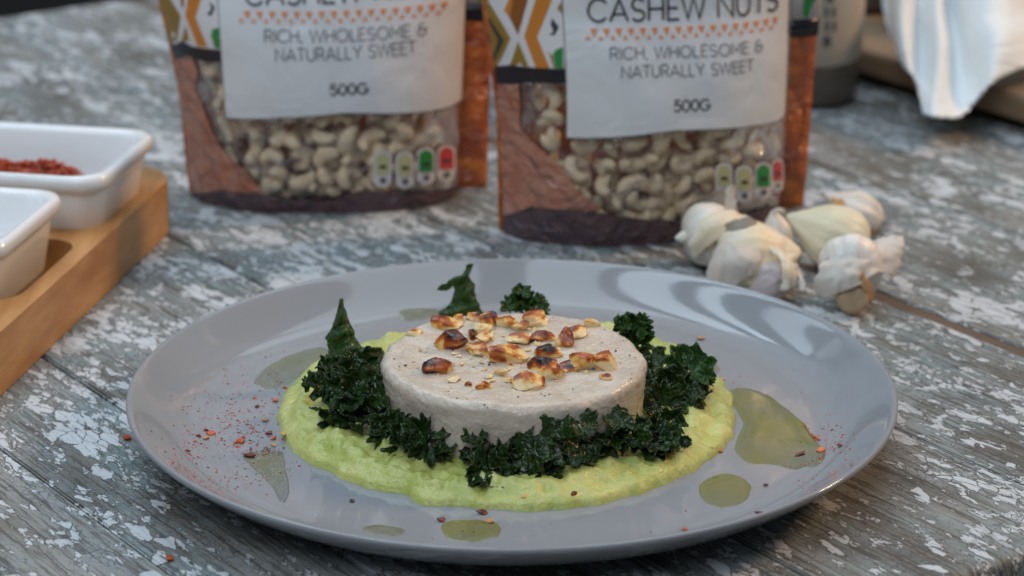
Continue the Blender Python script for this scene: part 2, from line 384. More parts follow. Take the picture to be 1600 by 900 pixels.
# ------------------------------------------------------------------ puree
CX, CY = .0007, -.0082
outl = [(434,640),(436,668),(446,693),(470,716),(520,741),(575,763),(635,774),(655,789),(720,792),(780,797),(830,800),(900,795),(975,780),(1050,752),(1100,726),(1138,692),(1149,655),(1141,617),(1118,590),(1085,563),(1055,545),(1020,532),(960,515),(880,509),(800,510),(720,514),(660,524),(610,533),(560,546),(505,567),(458,602)]
pol = []
for u, v in outl:
    p = at(u, v, ZP); pol.append((math.atan2(p.y-CY, p.x-CX) % (2*math.pi), math.hypot(p.x-CX, p.y-CY)))
pol.sort()
def rad(th):
    th %= 2*math.pi; n = len(pol)
    for i in range(n):
        a0, r0 = pol[i-1]; a1, r1 = pol[i]
        if i == 0: a0 -= 2*math.pi
        if a0 <= th <= a1: t = (th-a0)/(a1-a0); t = t*t*(3-2*t)*.5+t*.5; return r0+(r1-r0)*t
    a0, r0 = pol[-1]; a1, r1 = pol[0]; return r0+(r1-r0)*(th-a0)/(a1+2*math.pi-a0)
NR, NA = 70, 420
def puree_h(x, y):
    dx, dy = x-CX, y-CY; s = min(1, math.hypot(dx, dy)/rad(math.atan2(dy, dx)))
    h = .0085*max(0, 1-s**5)**.5
    k = min(1, (1-s)*9)
    return ZP + h + k*(.0022*fr(x, y, 0, 85, 1, 3)+.0014*fr(x, y, 0, 240, 2, 3))
V = []
for i in range(NR+1):
    s = (i/NR)**.8
    for j in range(NA):
        th = 2*math.pi*j/NA; r = rad(th)*(1+.016*nz(math.cos(th)*9, math.sin(th)*9, 0)+.008*nz(math.cos(th)*28, math.sin(th)*28, 0))*s
        x, y = CX+r*math.cos(th), CY+r*math.sin(th)
        ss = s; h = .0085*max(0, 1-ss**5)**.5; k = min(1, (1-ss)*9)
        ripple = .0008*math.sin(th*2+r*520+2*nz(x, y, 0, 40))*k
        z = ZP + h + k*(.0022*fr(x, y, 0, 85, 1, 3)+.0014*fr(x, y, 0, 240, 2, 3)) + ripple - (.0006 if i == NR else 0)
        rr = r*(1+ (.012*k if s > .8 else 0))
        V.append((CX+rr*math.cos(th), CY+rr*math.sin(th), z))
F = grid_faces(NR+1, NA, True)
mk('puree', [Vector(v)-Vector((CX, CY, ZP)) for v in V], F, M['puree'], loc=(CX, CY, ZP), label='bright green mashed puree spread in a wide round pool under the cake', cat='puree')

# ------------------------------------------------------------------ cake
CR, ZT = .0462, .0352
prof = [(0., ZT), ]
for i in range(1, 46): prof.append((CR*.93*i/45, ZT))
for i in range(1, 9):
    a = i/8*math.pi/2; prof.append((CR*.93+CR*.07*math.sin(a), ZT-.0032*(1-math.cos(a))))
for i in range(1, 26): prof.append((CR*(1-.03*i/25), ZT-.0032-(ZT-.0032-.0095)*i/25))
n = 260; V = []
for r, z in prof:
    for j in range(n):
        a = 2*math.pi*j/n; x, y = r*math.cos(a), r*math.sin(a)
        k = 1+.022*nz(math.cos(a)*1.6, math.sin(a)*1.6, z*20, 1, 4)
        d = .0005*fr(x, y, z, 130, 3, 3)+.00028*fr(x, y, z, 620, 5, 3)
        side = min(1, r/CR)**6
        V.append((CX+x*(k+side*d/CR), CY+y*(k+side*d/CR), z+d*(1-side*.4)+.0012*fr(x, y, 0, 42, 9, 2)))
cake_o = mk('nut_cake', [Vector(v)-Vector((CX, CY, .0095)) for v in V], grid_faces(len(prof), n, True), M['cake'], loc=(CX, CY, .0095),
            label='thick round pale beige nut cake in the middle of the plate', cat='nut cake')
def blob(c, r, seed, flat=.6):
    V = [Vector(c)+Vector((x, y, z*flat))*r*(.4+.9*random.Random(seed+i).random()) for i, (x, y, z) in enumerate(((1,0,0),(-1,0,0),(0,1,0),(0,-1,0),(0,0,1),(0,0,-1)))]
    return V, [(0,2,4),(2,1,4),(1,3,4),(3,0,4),(2,0,5),(1,2,5),(3,1,5),(0,3,5)]
def scatter(name, pts, mat, parent=None, **kw):
    V, F = [], []
    for k, (c, r) in enumerate(pts):
        v, f = blob(c, r, k*11+3); F += [tuple(i+len(V) for i in g) for g in f]; V += v
    if parent is not None: V = [v-parent.location for v in V]
    return mk(name, V, F, mat, parent, smooth=False, **kw)
pts, pts2 = [], []
for k in range(420):
    a = rnd.uniform(0, 2*math.pi); r = CR*.95*math.sqrt(rnd.random())
    p = (Vector((CX+r*math.cos(a), CY+r*math.sin(a), ZT+.0001)), rnd.choice((.0002, .0003, .0004, .0006)))
    (pts if rnd.random() < .33 else pts2).append(p)
for k in range(90):
    a = rnd.uniform(math.pi*1.02, 1.98*math.pi); z = rnd.uniform(.014, ZT-.003)
    p = (Vector((CX+CR*.99*math.cos(a), CY+CR*.99*math.sin(a), z)), rnd.choice((.0002, .00025, .00035, .0005)))
    (pts if rnd.random() < .3 else pts2).append(p)
for u, v, s in ((757,633,.0009),(638,598,.0004),(634,571,.0007),(962,548,.0008),(680,580,.0005),(764,570,.0008),(811,560,.0005),(912,541,.0009),(616,560,.0005),(985,592,.0006),(762,637,.0004)):
    p = at(u, v, ZT) if v < 622 else at_y(u, v, CY-CR*.99)
    pts.append((p, s))
pts3 = []
for _ in range(90):
    u, v = rnd.gauss(815, 62), rnd.gauss(545, 26); p = at(u, v, ZT+.0004)
    if math.hypot(p.x-CX, p.y-CY) < CR*.88: pts3.append((p, rnd.uniform(.0006, .0018)))
scatter('nut_crumbs', pts3, M['toast'], cake_o, kind='stuff')
scatter('pepper_specks', pts, M['speck'], cake_o, kind='stuff')
scatter('nut_crumbs', pts2, M['crumb'], cake_o, kind='stuff')

# ------------------------------------------------------------------ toasted nut pieces
def chunk(w, d, h, seed, cuts=5, curve=0., toast=.5, burnt=None):
    rr = random.Random(seed); bm = bmesh.new(); bmesh.ops.create_cube(bm, size=2)
    bmesh.ops.subdivide_edges(bm, edges=bm.edges[:], cuts=8, use_grid_fill=True)
    planes = []
    for _ in range(cuts):
        a = rr.uniform(0, 2*math.pi); e = rr.uniform(-.45, .8)
        planes.append((Vector((math.cos(a)*math.cos(e), math.sin(a)*math.cos(e), math.sin(e))), rr.uniform(.45, .80)))
    for v in bm.verts:
        c = v.co; q = (abs(c.x)**4+abs(c.y)**4+abs(c.z)**4)**.25; c = c/q
        c *= 1+.30*nz(*c, 1.3, seed)
        for pn, pd in planes:
            t = c.dot(pn)-pd
            if t > 0: c -= pn*t*.95
        c += Vector((nz(*c, 5, seed), nz(*c, 5, seed+1), nz(*c, 5, seed+2)))*.075
        v.co = Vector((c.x*w/2, c.y*d/2, c.z*h/2 + curve*(c.x**2)*h*.5))
    me = bpy.data.meshes.new('nut_piece'); bm.to_mesh(me); bm.free(); me.materials.append(M['toast'])
    at_ = me.attributes.new('toast', 'FLOAT', 'POINT')
    vals = []
    for v in me.vertices:
        c = v.co; t = toast + .34*(c.z/(h/2)) + .42*nz(c.x/w*3, c.y/d*3, c.z/h*2, 1, seed+4) - .1
        if burnt: t += .75*max(0, 1-math.hypot(c.x/w-burnt[0], c.z/h-burnt[1])/.33)
        vals.append(t)
    at_.data.foreach_set('value', vals)
    for p in me.polygons: p.use_smooth = True
    me.set_sharp_from_angle(angle=R(48)); return me
NUTS = [  # crop px (x, y, w, h), rot, toast, curve, burnt, label
 (235,160,215,105,-20,.55,-.4,None,'curved brown toasted nut slice at the back left of the cake top'),
 (365,125,95,85,30,.28,0,None,'small golden nut chunk behind the curved brown slice at back left'),
 (320,280,215,165,4,.66,0,(.1,-.3),'largest dark amber toasted nut block with glassy browned sides'),
 (458,245,85,105,70,.62,0,None,'narrow deep brown nut chunk touching the right side of the dark amber block'),
 (555,205,140,115,10,.18,0,None,'creamy pale nut chunk behind the middle of the nut heap'),
 (490,110,110,75,-10,.45,0,(.3,.3),'nut chunk with one charred spot at the back edge of the cake'),
 (592,140,130,110,35,.50,0,None,'reddish brown nut chunk at the back between charred and pale pieces'),
 (725,160,150,115,15,.38,.2,None,'nut chunk split with a white notch at the back of the heap'),
 (822,190,115,80,-30,.30,0,None,'small knobbly golden nut chunk just left of the large back block'),
 (930,130,225,130,-8,.26,0,None,'large pale nut block with brown top edge at the back of the cake'),
 (540,272,120,75,20,.10,0,None,'whitest untoasted nut chunk in the middle of the heap'),
 (528,350,165,105,14,.50,0,None,'brown topped nut wedge in front of the whitest chunk'),
 (752,390,240,145,12,.36,.15,(-.2,-.15),'longest nut chunk with a dark burnt patch on its front face'),
 (805,265,185,85,12,.40,0,(-.5,.2),'flat nut sliver with a black tip at its left end'),
 (985,262,165,110,-6,.58,0,(-.4,-.1),'red brown nut chunk with charred left end in the middle right'),
 (935,216,65,42,0,.12,0,None,'tiny white nut bit just behind the charred left end chunk'),
 (982,365,190,110,-16,.58,0,(.25,.35),'brown nut chunk with a black scorched top beside the longest chunk'),
 (1142,290,140,150,60,.52,0,None,'upright golden brown nut chunk right of the heap centre'),
 (1195,235,170,100,-20,.40,0,None,'tan nut slice leaning behind the upright golden brown chunk'),
 (1335,165,105,85,10,.14,0,None,'lone pale nut cube at the back right of the cake top'),
 (985,465,180,115,-20,.68,0,(.1,.4),'very dark toasted nut wedge at the front right of the heap'),
 (1050,532,150,110,0,.34,0,None,'nut chunk with a deep slit down its pale front'),
 (1150,482,140,75,-12,.64,0,None,'dark brown nut sliver right of the slit chunk'),
 (1242,452,170,150,-6,.36,0,None,'two tone nut block beside the large rightmost block'),
 (1410,452,200,130,-6,.28,0,None,'large pale golden nut block at the right end of the heap'),
 (215,460,190,140,-12,.62,-.3,(-.38,-.1),'lone rounded brown nut with a black burnt corner at front left'),
 (890,585,215,125,-14,.38,0,(.38,-.2),'foremost long nut chunk with dark ends on the cake'),
 (550,627,110,68,12,.50,0,None,'small brown nut chip alone near the front rim of the cake'),
 (430,617,50,42,-20,.55,0,None,'tiny brown nut chip next to the front rim chip'),
 (1430,560,72,58,0,.34,0,None,'small golden nut bit in front of the rightmost block'),
 (50,232,100,60,0,.16,0,None,'flat pale nut crumb near the left edge of the cake top'),
 (660,527,85,48,-14,.20,0,None,'yellowish flat nut crumb in front of the longest chunk'),
 (735,577,52,42,0,.26,0,None,'shiny tiny yellow nut crumb near the front middle of the cake'),
 (742,470,56,38,10,.34,0,None,'tiny tan nut crumb under the front of the longest chunk'),
 (318,582,95,52,0,.14,0,None,'whitish nut crumb cluster near the front left rim of the cake'),
]
S = .2125/4400
for i, (x, y, w, h, rot, to, cu, bu, lab) in enumerate(NUTS):
    W_, H_ = w*S*1.30, h*S*1.16
    D_ = W_*.78; H_ = max(H_*.72, H_-.26*D_)
    p = at(640+x*.2125, 470+y*.2125, ZT+H_*.36)
    o = bpy.data.objects.new('nut_piece', chunk(W_, D_, H_, i*5+2, 7, cu, to, bu)); COL.objects.link(o)
    o.location = p; o.rotation_euler = (rnd.uniform(-.15, .15), R(rot)*.5, R(-rot)*.7)
    tag(o, lab, 'nut piece', 'toasted nut pieces on top of the cake')

# ------------------------------------------------------------------ kale
def lobe(Rd, sweep, k, amp, seed, cup=.5, na=64, nr=11):
    V = []
    for i in range(nr+1):
        s = i/nr
        for j in range(na+1):
            t = j/na; th = (t-.5)*sweep
            edge = 1+.22*fr(math.cos(th)*2, math.sin(th)*2, 0, 1.5, seed, 3)+.10*math.sin(th*k*2.3+seed)
            r = Rd*(s*.93+.07)*(1+(edge-1)*s)
            x, y = r*math.cos(th), r*math.sin(th)
            z = cup*Rd*s*s + amp*Rd*(s**2.1)*math.sin(th*k+seed+1.5*nz(th, s, 0, 2, seed)) + (.35*amp*Rd)*(s**4)*math.sin(th*k*2.7+seed*2)
            q = Vector((x, y, z))
            q += Vector((fr(*q, 1.6/Rd, seed), fr(*q, 1.6/Rd, seed+2), fr(*q, 1.6/Rd, seed+4)))*Rd*.16*s
            q += Vector((nz(*q, 6/Rd, seed), nz(*q, 6/Rd, seed+2), nz(*q, 6/Rd, seed+4)))*Rd*.04*s
            V.append(q)
    return V, grid_faces(nr+1, na+1)
def clump(label, lobes, cat='kale crisp', mat='kale', seed=1, fresh=(), smooth=False):
    cs = []
    for u, v, z, r in lobes:
        c = at(u, v, z); d = ray(u, v).normalized(); k = -1 if c.y < CY+.012 else 1
        for _ in range(400):
            if math.hypot(c.x-CX, c.y-CY) > CR+.35*r/4400 or c.z > ZT+.004 or c.z < .013: break
            c = c+d*k*.0003
        cs.append(c)
    base = Vector((sum(c.x for c in cs)/len(cs), sum(c.y for c in cs)/len(cs), .012))
    root = empty('kale_crisp', base, label=label, cat=cat, group='crisp kale pieces around the cake')
    rr = random.Random(seed)
    for i, ((u, v, z, r), c) in enumerate(zip(lobes, cs)):
        Rd = r/4400*1.06
        for q in range(1 if smooth else 2):
            if smooth: V, F = lobe(Rd*1.05, rr.uniform(4.2, 5.6), 4, rr.uniform(.10, .16), seed*10+i*3, rr.uniform(.1, .3))
            else: V, F = lobe(Rd*rr.uniform(.9, 1.15), rr.uniform(3.6, 5.2), rr.choice((4, 5, 6)), rr.uniform(.2, .34), seed*10+i*3+q*1.7, rr.uniform(.1, .6))
            e = Euler((rr.uniform(.2, 1.25), rr.uniform(-.7, .7), rr.uniform(-3.1, 3.1))).to_matrix()
            e = Matrix.Rotation(rr.uniform(-.5, .5), 3, 'Z') @ Euler((R(rr.uniform(50, 75) if smooth else rr.uniform(10, 75)), 0, 0)).to_matrix() @ Euler((0, 0, rr.uniform(-3.1, 3.1))).to_matrix()
            V = [e @ p + c for p in V]
            lo = .0125
            V = [Vector((p.x, p.y, p.z if p.z > lo else lo+.15*(p.z-lo))) for p in V]
            mk('leaf', [p-base for p in V], F, M['kale_fresh' if i in fresh else mat], root, solid=.0003)
    return root
clump('thick curly dark kale heap against the left side of the cake', [(522,602,.020,32),(560,585,.026,36),(530,640,.017,34),(572,622,.024,38),(558,662,.015,32),(518,578,.024,22),(592,650,.016,26),(540,610,.026,30)], seed=2)
clump('low dark kale mound along the front left foot of the cake', [(612,680,.016,32),(640,690,.016,34),(668,686,.016,32),(694,703,.0135,16),(622,664,.018,24)], seed=3)
clump('small upright kale sprig between the two front kale mounds', [(742,688,.018,17),(732,712,.014,11)], seed=4)
clump('black curly kale tuft nearest the camera on the puree', [(762,735,.015,32),(788,722,.016,26),(748,748,.0135,18)], seed=5)
clump('round frilly kale knob in front of the smooth front leaf', [(850,734,.014,24),(886,730,.014,27),(905,714,.016,24)], seed=6)
clump('shiny black kale bunch against the front right of the cake', [(952,690,.017,33),(985,676,.021,33),(1020,690,.016,33),(1038,668,.018,25),(965,658,.026,20),(1032,703,.0135,20)], seed=7)
clump('curly dark kale bunch against the right side of the cake', [(1025,590,.020,30),(1050,605,.018,32),(1035,635,.016,34),(1070,625,.016,26),(1095,625,.014,18),(1020,560,.022,24)], seed=8)
clump('frilly green kale head rising behind the right edge of the cake', [(985,515,.030,24),(1000,508,.032,16),(1000,540,.024,26),(972,508,.033,15)], seed=9, mat='kale_fresh')
clump('folded green kale leaf hanging over the right edge of the puree', [(1075,580,.022,32),(1098,590,.017,16)], seed=10, mat='kale_fresh')
clump('curled pale kale scrap on the left rim of the puree', [(487,600,.018,16)], seed=11, mat='kale_fresh')
clump('tiny dark kale shred alone on the right of the puree', [(1070,690,.0155,9)], seed=12)
clump('frilly kale tip showing behind the back of the cake', [(820,472,.026,20),(838,480,.024,20),(800,480,.022,18),(815,460,.030,14)], seed=13, mat='kale_fresh')
def leaf_shape(label, rows, y0, lean, mat, seed, curl=.004, nc=12, dens=5, amp=.0012):
    """rows of (v, u_left, u_right): a leaf standing near depth y0, cupped and crinkled"""
    R2 = []
    for (v0, a0, b0), (v1, a1, b1) in zip(rows, rows[1:]):
        for k in range(dens): t = k/dens; R2.append((v0+(v1-v0)*t, a0+(a1-a0)*t, b0+(b1-b0)*t))
    R2.append(rows[-1]); V = []
    n_ = len(R2)
    for i, (v, a, b) in enumerate(R2):
        for j in range(nc+1):
            t = j/nc; u = a+(b-a)*t
            edge = abs(2*t-1)
            uu = u + 3.0*edge**4*nz(v*.11, t*2, 0, 1, seed)*min(1, (b-a)/20)
            y = y0 + lean*(1-i/n_) + curl*(2*t-1)**2 + amp*math.sin(v*.23+t*4+seed) + (amp*1.3*fr(u*.05, v*.05, 0, 1, seed)+.0012*fr(u*.03, v*.03, 0, 1, seed+5)+.0016*edge**3*math.sin(v*.5+seed+2*fr(u*.1, v*.1, 0, 1, seed)))
            V.append(at_y(uu, v+2.5*edge*nz(v*.2, t*3, 1, 1, seed+3), y))
    c, L = rec(V)
    root = empty('kale_crisp', c, label=label, cat='kale crisp', group='crisp kale pieces around the cake')
    mk('leaf', L, grid_faces(n_, nc+1), M[mat], root, solid=.0004, sub=1)
    return root
yk = at(545, 590, .012).y
leaf_shape('tall pointed dark green kale leaf standing up at the left of the cake', [(467,531,535),(480,529,537),(497,525,543),(515,519,551),(528,508,556),(540,512,562),(552,514,572),(565,509,585),(580,520,600)], yk, .006, 'kale_fresh', 21)
leaf_shape('glossy wet kale leaf lying at the foot of the pointed leaf', [(543,556,598),(552,548,600),(562,540,601),(575,545,602),(590,560,600)], yk-.006, .010, 'kale', 22, amp=.0018)
yb = at(725, 505, .012).y
root = leaf_shape('forked green kale leaf standing behind the back left of the cake', [(412,731,740),(420,728,737),(429,724,733),(436,706,734),(443,700,740),(452,712,741),(463,709,743),(473,704,746),(482,695,750),(490,684,756),(504,700,750)], yb, .004, 'kale_fresh', 23)
V = []
arm = [(438,707,716),(442,696,712),(446,686,704),(452,683,698),(449,690,694)]
patch('leaf', [[(a+(b-a)*t, v+1.5*t, yb+.003) for t in (0, .5, 1)] for v, a, b in arm], M['kale_fresh'], root, root)
clump('broad smooth dark kale leaf leaning on the front of the cake', [(830,704,.016,33),(866,688,.019,34),(908,660,.025,22),(905,694,.018,30)], seed=24, smooth=True)

# ------------------------------------------------------------------ oil puddles
def puddle(label, px, h=.00028, mat='oil'):
    P = [on_plate(u, v) for u, v in px]; c = Vector((sum(p.x for p in P)/len(P), sum(p.y for p in P)/len(P), 0))
    V, n_ = [], len(P)
    ring = []
    for i in range(n_):
        p0, p1, p2, p3 = P[i-1], P[i], P[(i+1) % n_], P[(i+2) % n_]
        for k in range(4):
            t = k/4; ring.append(.5*((2*p1)+(p2-p0)*t+(2*p0-5*p1+4*p2-p3)*t*t+(3*p1-p0-3*p2+p3)*t**3))
    ring = [p+(p-c)*.05*nz(p.x, p.y, 0, 260, 3)+(p-c)*.025*nz(p.x, p.y, 0, 700, 5) for p in ring]
    for s, hh in ((1., .00005), (.97, h*.7), (.9, h), (.5, h), (.0, h)):
        for p in ring:
            q = c+(p-c)*s; V.append(Vector((q.x, q.y, plate_z(math.hypot(q.x, q.y))+hh)))
    c.z = ZP
    return mk('oil_puddle', [v-c for v in V], [f[::-1] for f in grid_faces(5, len(ring), True)] if sum(a.x*b.y-a.y*b.x for a, b in zip([p-c for p in ring], [p-c for p in ring[1:]])) < 0 else grid_faces(5, len(ring), True), M[mat], loc=c, label=label, cat='oil puddle', group='olive oil puddles on the plate')
puddle('largest olive oil puddle right of the puree, red flakes along its edge', [(1135,612),(1180,610),(1222,632),(1258,664),(1276,690),(1292,706),(1285,726),(1248,734),(1210,728),(1165,722),(1148,700),(1160,660)])
puddle('rounded oil puddle in front of the largest one at the lower right', [(1092,760),(1120,742),(1150,742),(1172,758),(1165,782),(1132,794),(1104,786)])
puddle('faint oil smear left of the tall pointed leaf', [(398,600),(412,578),(450,556),(500,543),(515,560),(470,590),(430,608)], mat='oil_faint')
puddle('oil drip with a rusty spice rim at the lower left of the puree', [(378,712),(410,704),(440,708),(446,730),(452,770),(440,786),(424,760),(396,732)], mat='oil_faint')
puddle('shallow oil puddle on the plate in front of the puree', [(692,818),(730,812),(776,818),(778,838),(740,848),(700,842)])
puddle('thin oil smear at the front left rim of the plate', [(566,826),(590,820),(632,828),(620,838),(585,836)], mat='oil_faint')
puddle('small oil spot behind the right edge of the puree', [(1088,570),(1106,566),(1124,574),(1118,584),(1096,584)], mat='oil_faint')
puddle('oil smear behind the left back edge of the cake', [(625,490),(665,486),(688,488),(660,500),(630,502)], mat='oil_faint')

# ------------------------------------------------------------------ chilli flakes
def flake_me(w, h, seed, mat):
    rr = random.Random(seed); n_ = 8; V = []; ks = [rr.uniform(.55, 1.2) for _ in range(n_)]
    for z, s in ((-.14, .9), (.02, 1.), (.13, .8)):
        for j in range(n_):
            a = 2*math.pi*j/n_; k = s*ks[j]*(.92+.16*rr.random()); V.append((w/2*k*math.cos(a), h/2*k*math.sin(a), z*min(w, h)*(.7+.6*rr.random())))
    F = grid_faces(3, n_, True)+[tuple(range(n_))[::-1], tuple(range(2*n_, 3*n_))]
    me = bpy.data.meshes.new('chilli_flake'); me.from_pydata(V, [], F); me.materials.append(M[mat]); me.update(); return me
def surf_pt(u, v):
    p = on_plate(u, v)
    if math.hypot(p.x, p.y) > .136: return at(u, v, 0)
    for _ in range(4):
        dx, dy = p.x-CX, p.y-CY
        if math.hypot(dx, dy) < rad(math.atan2(dy, dx))*.995: p = at(u, v, puree_h(p.x, p.y))
    return p
def c8(x, y): return 180+x*.467, 480+y*.467
def c3(x, y): return 1060+x*.3557, 560+y*.3557
def c7(x, y): return 400+x*.375, 680+y*.375
FL = [
 (c8(40,440), 17, 9, 'red', 'orange red chilli flake lying on the table left of the plate'),
 (c8(182,842), 15, 10, 'red', 'red chilli flake on the table near the bottom left corner of the photo'),
 (c8(420,452), 18, 13, 'red', 'biggest bright chilli flake on the left of the plate'),
 (c8(322,426), 16, 9, 'red', 'wide red chilli flake touching an orange one on the left of the plate'),
 (c8(303,442), 11, 10, 'tan', 'round orange chilli flake just below the wide red one'),
 (c8(537,315), 12, 8, 'red', 'red chilli flake against the left rim of the puree'),
 (c8(475,335), 9, 6, 'dred', 'dark red flake alone between the red dust and the puree'),
 (c8(500,382), 12, 6, 'tan', 'flat orange flake left of the puree above the rusty oil drip'),
 (c8(515,425), 12, 6, 'dred', 'brown flake just left of the puree over the oil drip'),
 (c8(531,442), 10, 9, 'red', 'red flake stuck beside the tan seed at the puree edge'),
 (c8(530,465), 15, 6, 'tan', 'tan chilli seed on the rusty rim of the oil drip'),
 (c8(562,428), 9, 15, 'tan', 'brown skin flake stuck on the left lip of the puree'),
 (c8(450,500), 22, 9, 'dred', 'rust brown flake soaked in the top of the oil drip'),
 (c3(538,425), 20, 6, 'dred', 'long dark red flake floating in the largest oil puddle'),
 (c3(627,408), 16, 9, 'red', 'orange red flake on the right tip of the largest oil puddle'),
 (c3(605,355), 6, 16, 'red', 'red sliver along the right edge of the largest oil puddle'),
 (c3(383,562), 8, 6, 'blk', 'black flake on the plate right of the rounded oil puddle'),
 (c3(710,388), 11, 5, 'dred', 'dark slanted flake right of the largest oil puddle'),
 (c3(355,685), 14, 5, 'dred', 'thin dark flake on the plate near the lower right rim'),
 (c3(192,97), 9, 6, 'tan', 'brown flake on the plate behind the right side of the puree'),
 (c3(185,412), 9, 6, 'red', 'red flake tucked under the right lip of the puree'),
 (c3(28,757), 9, 6, 'red', 'red flake on the plate below the rounded oil puddle'),
 (c7(773,358), 13, 7, 'dred', 'dark red flake left of the seed in the front oil puddle'),
 (c7(943,326), 16, 9, 'dred', 'dark crimson flake between the puree and the front oil puddle'),
 (c7(970,364), 22, 8, 'tan', 'golden brown seed husk at the right end of the front oil puddle'),
 (c7(518,175), 24, 6, 'tan', 'brown stick shaped flake on the front left of the puree'),
 (c7(1120,262), 12, 9, 'tan', 'tan flake on the front slope of the puree'),
 (c7(1327,250), 11, 8, 'dred', 'dark flake on the front right slope of the puree'),
 (c7(1368,172), 13, 6, 'tan', 'orange crumb under the frilly kale knob'),
 (c7(400,278), 9, 5, 'blk', 'black flake alone on the plate left of the front of the puree'),
 ((1097,530), 17, 7, 'tan', 'tan seed on the plate behind the right kale bunch'),
 ((1166,522), 6, 4, 'dred', 'dark dot of chilli on the back right of the plate'),
 ((717,636), 8, 6, 'tan', 'flake'),
]
FL = FL[:-1]
for i, ((u, v), w, h, mt, lab) in enumerate(FL):
    p = surf_pt(u, v); k = 1/4450
    o = bpy.data.objects.new('chilli_flake', flake_me(w*k, h*k*1.7, i*3+1, mt)); COL.objects.link(o)
    o.location = p+Vector((0, 0, .0006)); o.rotation_euler = (rnd.uniform(-.25, .25), rnd.uniform(-.25, .25), rnd.uniform(-.5, .5))
    tag(o, lab, 'chilli flake', 'chilli flakes on plate, puree and table')
dust = {'red': [], 'dred': []}
def spray(n_, uc, vc, su, sv, big=.00035):
    for _ in range(n_):
        u, v = rnd.gauss(uc, su), rnd.gauss(vc, sv); p = on_plate(u, v)
        if math.hypot(p.x, p.y) > .130: continue
        dx, dy = p.x-CX, p.y-CY
        if math.hypot(dx, dy) < rad(math.atan2(dy, dx)): continue
        dust['red' if rnd.random() < .7 else 'dred'].append((p+Vector((0, 0, .0001)), big*rnd.choice((.4, .5, .6, .8, 1., 1.5))))
spray(480, 355, 660, 48, 42, .0004); spray(34, 365, 665, 50, 30, .0010); spray(12, 1300, 690, 14, 20, .0008); spray(14, 400, 580, 60, 40, .0008); spray(60, 380, 600, 50, 50); spray(50, 420, 560, 50, 30); spray(60, 400, 690, 40, 20, .0004)
spray(170, 1300, 690, 16, 22, .0004); spray(60, 1290, 740, 40, 22); spray(70, 1190, 620, 60, 50, .0003); spray(50, 1240, 580, 60, 40, .0003); spray(40, 780, 830, 220, 14, .0003)
spray(30, 560, 480, 50, 20, .0004); spray(260, 290, 705, 24, 20, .0004); spray(160, 350, 752, 40, 12, .0004); spray(50, 1265, 765, 20, 12, .0004)
for i in range(26):
    a = i/26; u, v = 1255+38*a, 665+45*a; 
    if i > 14: u, v = 1292-60*(a-.57)/.43, 708+22*math.sin((a-.57)/.43*1.57)+3
    dust['red'].append((on_plate(u+rnd.uniform(-3, 3), v+rnd.uniform(-2, 2))+Vector((0, 0, .0006)), .0005))
for i in range(40):
    u, v = rnd.uniform(378, 446), 706+rnd.uniform(-4, 8); dust['dred' if i % 3 else 'red'].append((on_plate(u, v)+Vector((0, 0, .0006)), rnd.uniform(.0002, .0006)))
for _ in range(40):
    u, v = rnd.uniform(440, 620), rnd.uniform(610, 760); p = surf_pt(u, v); dust['red'].append((p+Vector((0,0,.0003)), rnd.uniform(.0001, .0003)))
tag(scatter('chilli_powder', dust['red'], M['red']), 'fine red chilli powder sprinkled over the plate rim and well', 'chilli powder', kind='stuff')
tag(scatter('spice_specks', dust['dred'], M['dred']), 'dark fine spice specks mixed in the red powder on the plate', 'spice specks', kind='stuff')

# ------------------------------------------------------------------ stroke lettering
def arc(cx, cy, rx, ry, a0, a1, n_=14): return [(cx+rx*math.cos(R(a0+(a1-a0)*i/n_)), cy+ry*math.sin(R(a0+(a1-a0)*i/n_))) for i in range(n_+1)]
G = {
 'C': (.86, [arc(.48,.5,.45,.5,42,318,22)]), 'A': (.86, [[(.02,0),(.43,1),(.84,0)], [(.17,.32),(.69,.32)]]),
 'S': (.66, [arc(.33,.745,.27,.255,25,270,14)+arc(.33,.245,.30,.245,90,-150,14)[1:]]),
 'H': (.78, [[(.05,0),(.05,1)],[(.72,0),(.72,1)],[(.05,.52),(.72,.52)]]), 'E': (.60, [[(.58,1),(.05,1),(.05,0),(.58,0)],[(.05,.52),(.52,.52)]]),
 'W': (1.12, [[(.0,1),(.28,0),(.56,1),(.84,0),(1.12,1)]]), 'N': (.82, [[(.05,0),(.05,1),(.76,0),(.76,1)]]),
 'U': (.76, [[(.05,1)]+arc(.38,.33,.33,.33,180,360,14)+[(.71,1)]]), 'T': (.68, [[(.0,1),(.68,1)],[(.34,1),(.34,0)]]),
 'R': (.68, [[(.05,0),(.05,1),(.36,1)]+arc(.36,.735,.27,.265,90,-90,10)+[(.05,.47)],[(.36,.47),(.66,0)]]),
 'I': (.12, [[(.06,0),(.06,1)]]), 'O': (.98, [arc(.49,.5,.46,.5,90,450,28)]), 'L': (.56, [[(.05,1),(.05,0),(.54,0)]]),
 'M': (.92, [[(.05,0),(.05,1),(.46,.32),(.87,1),(.87,0)]]), 'Y': (.76, [[(.0,1),(.38,.46),(.76,1)],[(.38,.46),(.38,0)]]),
 ',': (.16, [[(.10,.08),(.02,-.16)]]), '&': (.70, [arc(.36,.78,.24,.22,40,270,12)+arc(.34,.28,.31,.28,90,360,16)[1:]+[(.65,.52)],[(.36,.54),(.78,.54)]]),
 '5': (.62, [[(.55,1),(.12,1),(.08,.58)]+arc(.28,.33,.30,.33,110,-150,14)]), '0': (.72, [arc(.36,.5,.32,.5,90,450,24)]),
 'G': (.90, [arc(.48,.5,.45,.5,42,340,22)+[(.92,.46),(.52,.46)]]), ' ': (.34, []),
}
